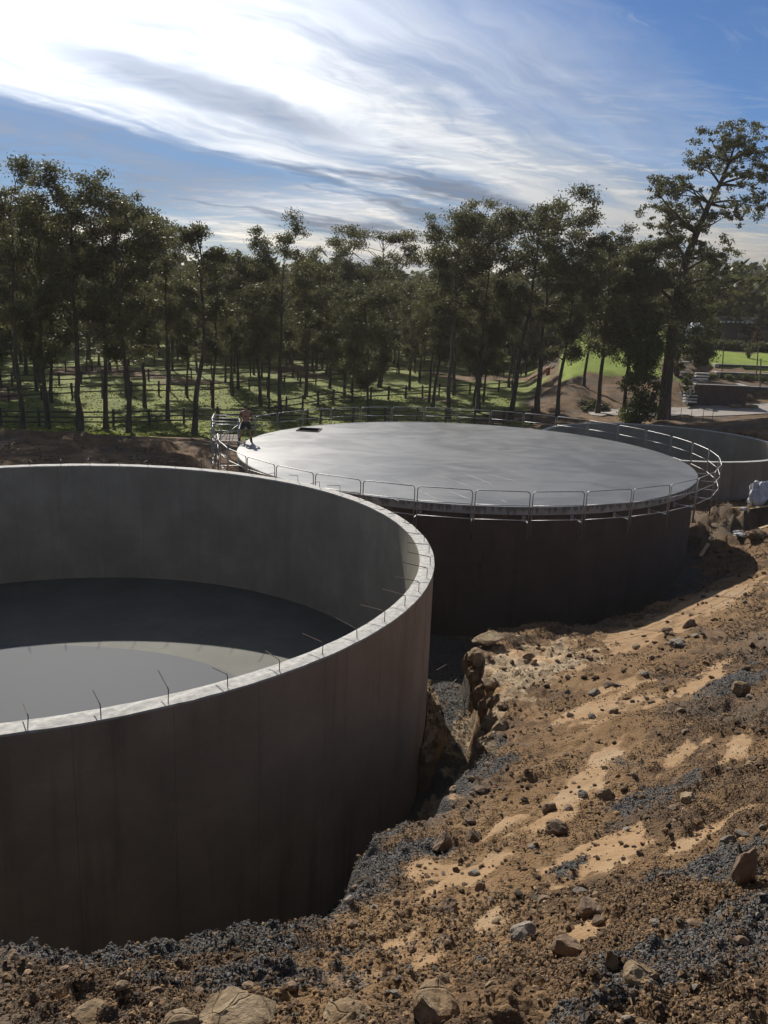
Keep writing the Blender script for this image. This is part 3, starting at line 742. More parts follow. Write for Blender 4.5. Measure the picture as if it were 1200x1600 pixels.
for k in range(NP):
    a = 2 * math.pi * (k + 0.22) / NP; dg = math.degrees(a) % 360
    if 168 < dg < 187: continue
    rr = GR * math.cos(math.pi / NP)
    pf = inst('panel_frame', hoop, rail, (rr * math.cos(a), rr * math.sin(a), 0), (0, 0, a - math.pi / 2))
    inst('mid_rail', midr, pf, (0, 0, 0.25)); inst('bottom_rail', midr, pf, (0, 0, -0.27))
    inst('bracket', brk, pf, (-half, 0, -0.62))

# ------------------------------------------------------------------ foliage
def leaf_material(name, dark, lite, trans=0.35):
    m = bpy.data.materials.new(name); m.use_nodes = True; t = NT(m.node_tree); b = t.n['Principled BSDF']; out = t.n['Material Output']
    tint = t.attr('tint'); rnd = t.node('ShaderNodeObjectInfo').outputs['Random']
    f = t.math('ADD', t.math('MULTIPLY', tint, 0.8), t.math('MULTIPLY', rnd, 0.3))
    col = t.mix(f, dark, lite)
    t.put(b.inputs['Base Color'], col); b.inputs['Roughness'].default_value = 0.55; b.inputs['Specular IOR Level'].default_value = 0.3
    tr = t.node('ShaderNodeBsdfTranslucent'); t.put(tr.inputs[0], t.mix(0.5, col, t.mix(f, (0.05, 0.06, 0.012), (0.12, 0.12, 0.03))))
    mx_ = t.node('ShaderNodeMixShader'); mx_.inputs[0].default_value = trans
    t.l.new(b.outputs[0], mx_.inputs[1]); t.l.new(tr.outputs[0], mx_.inputs[2]); t.l.new(mx_.outputs[0], out.inputs[0])
    return m
M_leaf = leaf_material('gum_leaves', (0.064, 0.068, 0.036), (0.140, 0.136, 0.070), 0.45)
M_leaf_d = leaf_material('dense_leaves', (0.050, 0.056, 0.028), (0.105, 0.108, 0.052), 0.4)
M_leaf_y = leaf_material('fresh_leaves', (0.055, 0.080, 0.024), (0.120, 0.155, 0.045), 0.4)
def bark_material(name, a, b_):
    m, t, b = new_mat(name); p = objco(t)
    n = t.noise(t.mapping(p, (3, 3, 0.5)), 1.5, 5, 0.65)
    t.put(b.inputs['Base Color'], t.mix(t.step(n, 0.35, 0.65), a, b_)); b.inputs['Roughness'].default_value = 0.9
    t.put(b.inputs['Normal'], t.bump(t.noise(t.mapping(p, (6, 6, 0.7)), 2.5, 4, 0.6), 0.6, 0.03))
    return m
M_bark = bark_material('dark_bark', (0.035, 0.028, 0.022), (0.095, 0.075, 0.058))

LOC = np.array([[-0.5, 0, 0], [0, 0.5, 0], [0.5, 0, 0], [0, -0.5, 0]])
def leaf_mesh(name, clumps, mat, rng, per=150, ln=0.24, wd=0.052, droop=0.6):
    """clumps: (centre, radii(3), weight). Leaves hang through the volume of each clump, thicker towards its shell"""
    V = []; T = []
    for (cc, rad, wgt) in clumps:
        n = max(8, int(per * wgt)); tint = rng.random()
        d = rng.normal(size=(n, 3)); d /= np.linalg.norm(d, axis=1, keepdims=True)
        rr = rng.random(n) ** 0.45 * (1 + 0.25 * rng.normal(size=n))
        pos = np.array(cc) + d * rr[:, None] * np.array(rad)
        ax = rng.normal(size=(n, 3)); ax[:, 2] = ax[:, 2] * 0.5 - droop * 1.4; ax /= np.linalg.norm(ax, axis=1, keepdims=True)
        sd = np.cross(ax, rng.normal(size=(n, 3))); sd /= np.linalg.norm(sd, axis=1, keepdims=True) + 1e-9
        L = ln * (0.6 + 0.9 * rng.random(n)); W = wd * (0.7 + 0.8 * rng.random(n))
        q4 = np.stack([pos - ax * L[:, None] * .5, pos + sd * W[:, None], pos + ax * L[:, None] * .5, pos - sd * W[:, None]], 1)
        V.append(q4.reshape(-1, 3)); T.append(np.repeat(np.clip(0.65 * tint + 0.5 * rng.random(n) - 0.1, 0, 1), 4))
    V = np.concatenate(V); T = np.concatenate(T)
    me = mesh_np(name, V, np.arange(len(V)), 4, mat, False); fattr(me, 'tint', T)
    return me

def limb(mb, p, d, length, r0, r1, rnd, n=5, wob=0.18, up=0.1, sides=6):
    pts = [Vector(p)]; d = Vector(d).normalized(); rads = [r0]
    for i in range(n):
        d = (d + Vector((rnd.gauss(0, wob), rnd.gauss(0, wob), rnd.gauss(0, wob) + up))).normalized()
        pts.append(pts[-1] + d * length / n); rads.append(r0 + (r1 - r0) * (i + 1) / n)
    mb.tube(pts, rads, sides, cap=False)
    return pts, d

def gum(seed, H=20.0, low=0.45, spread=0.22, nb=13, clump=1.25, per=150, r0=None, mat=None, lean=0.0, droopy=0.0):
    """a eucalypt: bare trunk, rising limbs, separate tufts of leaves at the ends of the twigs"""
    rnd = random.Random(seed); nr = np.random.default_rng(seed)
    mb = MB(); r0 = r0 or H * 0.0125
    tp = [Vector((0, 0, -0.3))]; rads = [r0 * 1.25]; x = y = 0.0; N = 12
    for i in range(1, N + 1):
        x += rnd.gauss(0, H * 0.0045) + lean * H / N; y += rnd.gauss(0, H * 0.0045)
        tp.append(Vector((x, y, H * 0.93 * i / N))); rads.append(r0 * (1 - 0.86 * (i / N) ** 0.9))
    mb.tube(tp, rads, 8, cap=False)
    def on_trunk(f):
        s = f * N; i = min(int(s), N - 1); return tp[i].lerp(tp[i + 1], s - i), rads[i] + (rads[i + 1] - rads[i]) * (s - i)
    cl = []
    a0 = rnd.random() * 6.28
    for b in range(nb):
        f = low + (0.97 - low) * ((b + rnd.random() * 0.8) / nb) ** 0.9; p, rr = on_trunk(min(f, 0.97))
        a = a0 + b * 2.4 + rnd.gauss(0, 0.3); prof = math.sin(math.pi * min(1, (1 - f) / (1 - low) * 0.78 + 0.18))
        ln_ = H * spread * (0.55 + 0.6 * rnd.random()) * (0.35 + 0.75 * prof)
        el = rnd.uniform(0.45, 1.0)
        pts, d = limb(mb, p, (math.cos(a), math.sin(a), el), ln_, max(rr * 0.5, 0.03), 0.03, rnd, 5, 0.16, 0.05)
        for s in range(rnd.choice((2, 3, 3, 4))):
            q_ = pts[rnd.choice((3, 4, 5, 5))]; a2 = a + rnd.gauss(0, 0.9)
            p2, d2 = limb(mb, q_, (math.cos(a2), math.sin(a2), rnd.uniform(0.1, 1.0)), ln_ * rnd.uniform(0.25, 0.5), 0.035, 0.012, rnd, 3, 0.25, 0.08, 4)
            cr = clump * rnd.uniform(0.6, 1.25)
            cl.append((p2[-1] + Vector((0, 0, -0.15 * cr)), (cr, cr, cr * rnd.uniform(0.5, 0.8)), cr * cr))
            if rnd.random() < 0.5 + droopy:
                cl.append((p2[1] + Vector((rnd.gauss(0, .5), rnd.gauss(0, .5), -0.4 - droopy)), (cr * .7, cr * .7, cr * (.5 + droopy)), cr * cr * .5))
        if rnd.random() < 0.7: cl.append((pts[3], (clump * .8, clump * .8, clump * .5), 0.6 * clump * clump))
    top = tp[-1]
    for s in range(4):
        a = rnd.random() * 6.28
        p2, d2 = limb(mb, tp[-2], (math.cos(a) * .5, math.sin(a) * .5, 1), H * 0.09, 0.05, 0.012, rnd, 3, 0.2, 0.1, 4)
        cr = clump * rnd.uniform(0.6, 1.0); cl.append((p2[-1], (cr, cr, cr * .7), cr * cr))
    return mb.mesh('trunk', M_bark, True), leaf_mesh('crown', [(tuple(c_), r_, w_) for c_, r_, w_ in cl], mat or M_leaf, nr, per), H

TALL = [gum(100 + i, 20.0, 0.40 + 0.06 * (i % 3), 0.19 + 0.02 * (i % 3), 13 + i % 4, 0.95 + 0.1 * (i % 3), 250) for i in range(6)]
FULL = [gum(200 + i, 20.0, 0.30 + .04 * (i % 2), 0.155 + 0.03 * (i % 2), 19, 0.98 + .06 * i, 250, droopy=0.25) for i in range(4)]
THIN = [gum(300 + i, 20.0, 0.50, 0.16, 9, 0.95, 260) for i in range(2)]
DENSE = [gum(400 + i, 20.0, 0.24, 0.25, 24, 1.35, 240, mat=M_leaf_d, droopy=0.4) for i in range(2)]

def plant_tree(proto, x, y, height, label, group, rz=0.0, sxy=None, zoff=0.0):
    tr, lf, H = proto; s = height / H
    o = empty('gum_tree', (x, y, gz(x, y) + zoff), rz); sx = (sxy or 1.0) * s; o.scale = (sx, sx, s)
    tag(o, label, 'tree', group); o.rotation_euler = (rnd.gauss(0, .025), rnd.gauss(0, .025), rz)
    inst('trunk', tr, o); inst('crown', lf, o)
    return o

rnd = random.Random(77)
SKYLINE = [  # px of the top, py of the top, distance, proto, label
    (8, 238, 57, TALL[0], 'tall gum cut by the left picture edge, highest of the left group', 1.0),
    (52, 264, 61, FULL[0], 'full gum second from the left picture edge', 1.0),
    (105, 246, 59, TALL[1], 'tall open-crowned gum of the left group with a rounded pale top', 1.2),
    (150, 280, 63, TALL[2], 'gum right beside the rounded open-crowned one on the left', 1.0),
    (188, 292, 60, FULL[1], 'broad gum with a flat dark shoulder ending the left group', 1.15),
    (218, 345, 74, FULL[2], 'lower gum in the notch after the left group', 1.0),
    (255, 338, 68, THIN[0], 'thin gum left of the wispy one on the skyline', 1.0),
    (298, 330, 60, THIN[1], 'wispy gum with sparse tufts left of the cream patch of sky', 1.2),
    (330, 395, 76, FULL[3], 'low gum beneath the cream patch of sky', 1.0),
    (372, 388, 82, FULL[0], 'gum left of the round-topped one above the standing worker', 1.0),
    (408, 372, 70, FULL[2], 'gum rising straight above the worker on the roof', 1.0),
    (440, 346, 64, TALL[3], 'round-topped gum highest between the worker and the hatch', 1.0),
    (482, 380, 80, FULL[1], 'gum just right of the round-topped one', 1.0),
    (520, 386, 88, FULL[3], 'even-topped gum in the middle of the tree line', 1.0),
    (556, 396, 84, DENSE[0], 'dark gum left of the lone airy crown', 0.9),
    (602, 348, 92, TALL[4], 'airy umbrella-crowned gum standing alone above the middle tree line', 1.25),
    (584, 432, 64, DENSE[1], 'big dense dark tree in front of the middle tree line', 1.0),
    (648, 418, 90, FULL[0], 'low gum in the dip right of the lone airy crown', 1.0),
    (690, 376, 74, FULL[2], 'gum left of the group of tall tops over the roof', 1.0),
    (720, 328, 67, TALL[2], 'tall gum leftmost of the tops over the tank roof', 1.0),
    (768, 326, 72, TALL[5], 'gum second of the tall tops over the tank roof', 1.0),
    (824, 298, 68, TALL[0], 'highest gum over the middle of the tank roof', 1.1),
    (866, 320, 73, THIN[0], 'slim gum right of the highest top over the roof', 1.2),
    (898, 348, 66, FULL[1], 'leafy gum between the roof tops and the lawn mound', 1.1),
    (935, 372, 82, FULL[3], 'gum rising behind the left end of the lawn mound', 1.0),
    (966, 322, 70, FULL[0], 'broad gum left of the tall leaning one', 1.1),
    (1008, 345, 74, FULL[2], 'gum touching the left side of the tall leaning one', 1.0),
]
placed = []
for i, (px, py, dist, proto, label, sxy) in enumerate(SKYLINE):
    if 360 < px < 1000: dist += 9
    p = at_y(px, py, dist); g0 = gz(p.x, p.y)
    plant_tree(proto, p.x, p.y, (p.z - g0) * ((0.98 if px > 230 else 0.915) if any(proto is k_ for k_ in TALL + THIN) else 0.92), label, 'gum trees on the skyline', rnd.random() * 6.28, sxy)
    placed.append((p.x, p.y))
# the crowded stand behind and between them
n_fill = 0; tries = 0; crowd = []
while n_fill < 150 and tries < 4000:
    tries += 1
    az = rnd.uniform(-26, 15.5); d = (rnd.uniform(78, 150) if n_fill < 74 else rnd.uniform(112, 160))
    x, y = d * math.sin(R(az)), d * math.cos(R(az))
    if az > 8.5 and d < 118: continue
    if any((x - a) ** 2 + (y - b) ** 2 < 3.2 ** 2 for a, b in placed): continue
    # keep below the skyline
    lim = 400 if az > -17 else 330
    hmax = at_y(600, lim + 25, y).z - gz(x, y)
    h = min(hmax, rnd.uniform(13, 20)) * rnd.uniform(0.80, 1.0)
    if n_fill > 118: h *= 0.72
    pr = rnd.choice(FULL + FULL + TALL + DENSE)
    crowd.append((600 + FPX * math.tan(R(az)) / math.cos(R(PITCH)), d, pr, x, y, h, rnd.random() * 6.28, rnd.uniform(0.85, 1.1))); placed.append((x, y)); n_fill += 1
MARKS = [(95, 'at the left picture edge'), (190, 'below the rounded open-crowned gum'), (275, 'below the broad flat-shouldered gum'), (360, 'below the wispy gum'), (420, 'behind the worker'), (510, 'behind the roof hatch'),
         (560, 'just left of the big dense dark tree'), (625, 'behind the big dense dark tree'), (700, 'just right of the big dense dark tree'), (780, 'below the leftmost tall top over the roof'), (860, 'below the highest top over the roof'), (2000, 'beside the lawn mound')]
ORD = ['first', 'second', 'third', 'fourth', 'fifth', 'sixth', 'seventh', 'eighth', 'ninth', 'tenth', 'eleventh', 'twelfth', 'thirteenth', 'fourteenth', 'fifteenth', 'sixteenth', 'seventeenth', 'eighteenth', 'nineteenth', 'twentieth', 'twenty-first', 'twenty-second', 'twenty-third', 'twenty-fourth', 'twenty-fifth', 'twenty-sixth', 'twenty-seventh', 'twenty-eighth', 'twenty-ninth', 'thirtieth']
crowd.sort(key=lambda c_: c_[0]); seen = {}
for (px, d, pr, x, y, h, rz, sxy) in crowd:
    mk = next(m_ for lim, m_ in MARKS if px < lim); row = 'middle-row' if d < 105 else 'back-row'
    k = seen.get((mk, row), 0); seen[(mk, row)] = k + 1
    plant_tree(pr, x, y, h, 'slender %s gum %s, %s from the left there' % (row, mk, ORD[k]), 'gums crowded in the shady stand', rz, sxy)
# far wood closing the view
def far_wood():
    nr = np.random.default_rng(9); cl = []
    for k in range(520):
        az = nr.uniform(-34, 34); d = nr.uniform(142, 240)
        x, y = d * math.sin(R(az)), d * math.cos(R(az)); h = nr.uniform(9, 15) * (1.0 if az < 14 else 0.85)
        b0 = PAD + (5 if az > 12 else 0)
        for j in range(5):
            cl.append(((x + nr.normal() * 2, y + nr.normal() * 2, b0 + 1.5 + h * (j + .6) / 5), (3.0, 3.0, 2.2), 1.0))
    me = leaf_mesh('far_woodland', cl, M_leaf_d, nr, 42, 1.5, 0.42, 0.3)
    tag(link(bpy.data.objects.new('far_woodland', me)), 'dark far wood closing the view behind the gums', 'woodland', kind='stuff')
far_wood()
# the trees behind the house on the right
for i, (px, py, dist) in enumerate(((1118, 446, 150), (1150, 438, 158), (1178, 447, 150), (1205, 440, 160), (1100, 462, 140))):
    p = at_y(px, py, dist); g0 = gz(p.x, p.y)
    plant_tree(DENSE[i % 2] if i % 2 else FULL[i % 4], p.x, p.y, p.z - g0, ['blue-green tree above the white gable on the right', 'highest tree behind the far house', 'tree over the right end of the far house', 'tree behind the far house cut by the picture edge',
               'dark tree between the leaning gum and the far house'][i], 'trees behind the far house', i * 1.3, 1.3)

# the tall leaning gum on the right, built limb by limb
def leaning_gum():
    D = 76.0; nr = np.random.default_rng(5); rnd = random.Random(3); mb = MB(); cl = []
    base = at_y(1036, 664, D); base.z = gz(base.x, base.y)
    def P(px, py, dy=0.0): return at_y(px, py, D + dy) - base
    trunk = [Vector((0, 0, -0.4)), P(1040, 610), P(1046, 560), P(1052, 505), P(1060, 450), P(1072, 405, .3), P(1088, 365, .5), P(1108, 318, .6), P(1125, 288, .4), P(1140, 252, 0), P(1150, 222, -.3)]
    mb.tube(trunk, [.66, .52, .47, .43, .38, .34, .29, .24, .18, .11, .05], 9, cap=False)
    limbs = [([P(1125, 288, .4), P(1150, 290, .8), P(1168, 276, 1.2), P(1186, 268, 1.4)], .14), ([P(1125, 288, .4), P(1108, 262, -.5), P(1098, 240, -1)], .10), ([P(1108, 318, .6), P(1135, 325, 1.2), P(1160, 318, 2)], .13),
             ([P(1088, 365, .5), P(1062, 340, -1), P(1040, 318, -1.6)], .16), ([P(1072, 405, .3), P(1050, 370, -1.2), P(1030, 345, -2)], .14), ([P(1066, 425, 0), P(1100, 405, 1.6), P(1122, 400, 2.4)], .14),
             ([P(1060, 450), P(1085, 440, -1.5), P(1112, 436, -2.4)], .13), ([P(1056, 475), P(1020, 440, 1), P(990, 420, 1.6)], .17), ([P(1052, 505), P(1010, 480, -1), P(975, 465, -2)], .17),
             ([P(1100, 330, .5), P(1085, 300, 1), P(1075, 280, 1.5)], .10), ([P(1140, 252, 0), P(1160, 240, -1), P(1172, 228, -1.2)], .08), ([P(1140, 252), P(1120, 232, 1), P(1112, 222, 1.4)], .08),
             ([P(1040, 318, -1.6), P(1028, 300, -2), P(1020, 288, -2)], .07), ([P(1160, 318, 2), P(1178, 322, 2.4), P(1190, 318, 2.6)], .06), ([P(1125, 395, 2), P(1136, 415, 2.5)], .06)]
    for pts, r in limbs: mb.tube(pts, [r * (1 - .75 * i / (len(pts) - 1)) for i in range(len(pts))], 6, cap=False)
    tufts = [(1152, 208, 16), (1140, 222, 16), (1160, 224, 18), (1120, 226, 14), (1105, 240, 16), (1176, 232, 12), (1096, 262, 20), (1122, 252, 16), (1160, 248, 14), (1186, 262, 16), (1172, 276, 14), (1196, 272, 10), (1150, 268, 10),
             (1030, 288, 16), (1048, 284, 12), (1068, 292, 16), (1040, 304, 14), (1060, 318, 20), (1036, 328, 14), (1080, 338, 18), (1052, 346, 22), (1030, 352, 14), (1100, 352, 14), (1148, 318, 16), (1168, 314, 18), (1186, 318, 14), (1140, 334, 10),
             (1040, 375, 20), (1062, 378, 18), (1028, 396, 18), (1088, 392, 16), (1112, 396, 18), (1130, 402, 16), (1140, 412, 10), (1100, 420, 20), (1122, 430, 16), (1080, 440, 20), (1112, 442, 14), (1050, 425, 22), (1022, 428, 24), (1000, 412, 20), (985, 432, 22), (965, 452, 24),
             (1005, 452, 28), (1035, 458, 28), (1068, 466, 26), (975, 478, 26), (1010, 490, 32), (1045, 500, 34), (1080, 495, 28), (985, 505, 26), (1095, 515, 22), (1060, 530, 30), (1020, 525, 30), (1085, 470, 22), (1104, 478, 18), (1048, 552, 24)]
    for (px, py, r) in tufts:
        m = r / FPX * D; dy = rnd.gauss(0, 1.3 + (py > 400) * 1.0)
        for s in range(11):
            o_ = Vector((rnd.gauss(0, m * .95), rnd.gauss(0, m * .9), rnd.gauss(0, m * .6))); k = m * rnd.uniform(.30, .66)
            cl.append((tuple(P(px, py, dy) + o_), (k, k, k * .62), max(.2, k * k * 1.5)))
    for (px, py, r) in tufts:
        q_ = P(px, py, 0); j = min(range(3, len(trunk)), key=lambda i: (trunk[i] - q_).length + max(0, trunk[i].z - q_.z) * 2); 
        mb.tube([trunk[j], trunk[j].lerp(q_, .5) + Vector((rnd.gauss(0, .3), rnd.gauss(0, .3), .2)), q_], [.08, .05, .015], 5, cap=False)
    o = empty('gum_tree', base); tag(o, 'tallest gum on the right, thick trunk leaning over towards the picture edge', 'tree', 'gum trees on the skyline')
    mb.build('trunk', M_bark, o, True)
    link(bpy.data.objects.new('crown', leaf_mesh('crown', cl, M_leaf, nr, 210, .21, .048)), o)
leaning_gum()

def bush(name, label, cat, px, py_base, D, rx, top_py, mat, seed, per=260, n=26, ln=.22):
    nr = np.random.default_rng(seed); rnd = random.Random(seed)
    b = at_y(px, py_base, D); b.z = gz(b.x, b.y); t = at_y(px, top_py, D); H = t.z - b.z; w_ = rx / FPX * D
    mb = MB(); cl = []
    for k in range(7):
        a = rnd.random() * 6.28
        limb(mb, (rnd.gauss(0, .1), rnd.gauss(0, .1), -.1), (math.cos(a) * .35, math.sin(a) * .35, 1), H * rnd.uniform(.5, .8), .07, .015, rnd, 5, .15, .1, 5)
    for k in range(n):
        f = rnd.random() ** .8; rr = w_ * (1 - .6 * abs(f - .42) ** 1.2 * 1.6); a = rnd.random() * 6.28; q_ = rnd.random() ** .5
        k_ = rnd.uniform(.22, .40) * w_
        cl.append(((rr * q_ * .8 * math.cos(a), rr * q_ * .8 * math.sin(a), .3 + f * (H - .4)), (k_, k_, k_ * .8), max(.3, k_ * k_)))
    o = empty(name, b); tag(o, label, cat); mb.build('stem', M_bark, o, True)
    link(bpy.data.objects.new('foliage', leaf_mesh('foliage', cl, mat, nr, per, ln, ln * .3)), o)
bush('leafy_shrub', 'light green leafy sapling left of the leaning gum trunk', 'shrub', 998, 642, 72, 40, 505, M_leaf_y, 21, 330, 64)
bush('leafy_shrub', 'round dark dense shrub right of the leaning gum trunk', 'shrub', 1086, 580, 97, 26, 522, M_leaf_d, 22, 420, 40)
bush('leafy_shrub', 'small pale shrub growing by the stone steps', 'shrub', 1075, 612, 86, 11, 580, M_leaf_y, 23, 200, 12)
bush('leafy_shrub', 'low dark bush between the leaning trunk and the steps', 'shrub', 1055, 600, 94, 15, 548, M_leaf_d, 24, 300, 16)

# ------------------------------------------------------------------ timber fences
post_me = MB().box((0, 0, 0.62), (0.15, 0.15, 1.44)).mesh('post', M_fence)
def fence(pts, label, rails=(0.35, 0.72, 1.1), gap=2.6, group='post and rail fences'):
    pts = [Vector((p[0], p[1], 0)) for p in pts]; root = empty('paddock_fence', (pts[0].x, pts[0].y, gz(pts[0].x, pts[0].y))); tag(root, label, 'fence', group)
    o0 = Vector(root.location); P = []
    for a, b in zip(pts[:-1], pts[1:]):
        n = max(1, round((b - a).length / gap))
        P += [a.lerp(b, i / n) for i in range(n)]
    P.append(pts[-1]); rr = random.Random(len(P))
    P = [Vector((p.x, p.y, gz(p.x, p.y))) for p in P]
    for p in P: inst('post', post_me, root, p - o0, (rr.gauss(0, .03), rr.gauss(0, .03), rr.random()), (1, 1, rr.uniform(.94, 1.06)))
    for a, b in zip(P[:-1], P[1:]):
        for h in rails:
            d = b - a; ja, jb = rr.gauss(0, .02), rr.gauss(0, .02)
            m_ = MB().tube([a - o0 + Vector((0, -.09, h + ja)), b - o0 + Vector((0, -.09, h + jb))], .058, 4); m_.build('rail', M_fence, root)
def gpt(px, py, z=PAD): v = at_z(px, py, z); return (v.x, v.y)
fence([gpt(-60, 668), gpt(120, 664), gpt(340, 661), gpt(480, 662)], 'timber fence behind the dirt berm left of the worker')
fence([gpt(500, 662), gpt(650, 660), gpt(830, 662)], 'timber fence along the back edge of the tank roof')
fence([gpt(-40, 632), gpt(160, 622), gpt(330, 616), gpt(560, 596)], 'fence crossing the shaded grass in the second paddock on the left', (0.5, 1.05))
fence([gpt(420, 646), gpt(520, 630), gpt(660, 622), gpt(800, 612)], 'fence running back across the grass behind the roof hatch', (0.5, 1.05))
fence([gpt(-20, 606), gpt(160, 597), gpt(420, 588)], 'far fence in the sunny paddock on the left', (0.5, 1.05))
fence([gpt(440, 596), gpt(620, 585), gpt(840, 588)], 'far fence among the trunks over the roof', (0.5, 1.05))
fence([gpt(60, 580), gpt(330, 576), gpt(600, 570)], 'farthest fence line under the crowded trunks', (0.5, 1.05), 3.2)

# ------------------------------------------------------------------ scaffold tower and worker at the left of the roof
sc_p = at_y(352, 700, 41.5)
scx, scy = sc_p.x + 0.05, 41.5
SCZ = gz(scx, scy)
scaf = empty('scaffold_tower', (scx, scy, SCZ), R(8)); tag(scaf, 'galvanised scaffold access tower at the left edge of the tank roof', 'scaffold')
sw, sl, stop = 0.62, 1.05, MID['top'] + 1.0 - SCZ
stdm = MB().tube([(0, 0, 0), (0, 0, stop)], 0.026, 7).mesh('standard', M_galv, True)
for sx in (-1, 1):
    for sy in (-1, 0, 1): inst('standard', stdm, scaf, (sx * sw, sy * sl, 0), (0, 0, 0))
lx = MB().tube([(-sw - .08, 0, 0), (sw + .08, 0, 0)], 0.024, 6).mesh('ledger', M_galv, True)
ly = MB().tube([(0, -sl - .08, 0), (0, sl + .08, 0)], 0.024, 6).mesh('ledger', M_galv, True)
zz = 0.3; lev = []
while zz < stop: lev.append(zz); zz += 0.95
lev += [stop - 0.05, stop - 0.5]
for z_ in lev:
    for sy in (-1, 1): inst('ledger', lx, scaf, (0, sy * (sl + .03), z_))
    for sx in (-1, 1): inst('ledger', ly, scaf, (sx * (sw + .03), 0, z_ + .05))
for i in range(len(lev) - 3):
    a, b = lev[i], lev[i + 1]; s_ = 1 if i % 2 else -1
    MB().tube([(-sw * s_, -sl - .06, a), (sw * s_, -sl - .06, b)], .022, 6).build('brace', M_galv, scaf, True)
    MB().tube([(-sw - .06, -sl * s_, a), (-sw - .06, sl * s_, b)], .022, 6).build('brace', M_galv, scaf, True)
deck = stop - 1.02
for k in range(4): MB().box((-sw + .17 + k * .31, 0, deck), (.28, 2 * sl, .045)).build('plank', M_timber, scaf)
for sx in (-.22, .22): MB().tube([(sx, -sl - .25, 0.1), (sx, -sl - .05, stop - .3)], .02, 6).build('ladder_rail', M_galv, scaf, True)
for k in range(int((stop - .5) / .3)):
    f = (k + 1) * .3 / (stop - .4); MB().tube([(-.22, -sl - .25 + .2 * f, .1 + (stop - .4) * f), (.22, -sl - .25 + .2 * f, .1 + (stop - .4) * f)], .014, 6).build('rung', M_galv, scaf, True)
# link rails between tower and roof rail
MB().tube([(sw, sl, stop - .05), (sw + 1.5, sl + 1.6, stop - .2)], .022, 6).build('ledger', M_galv, scaf, True)

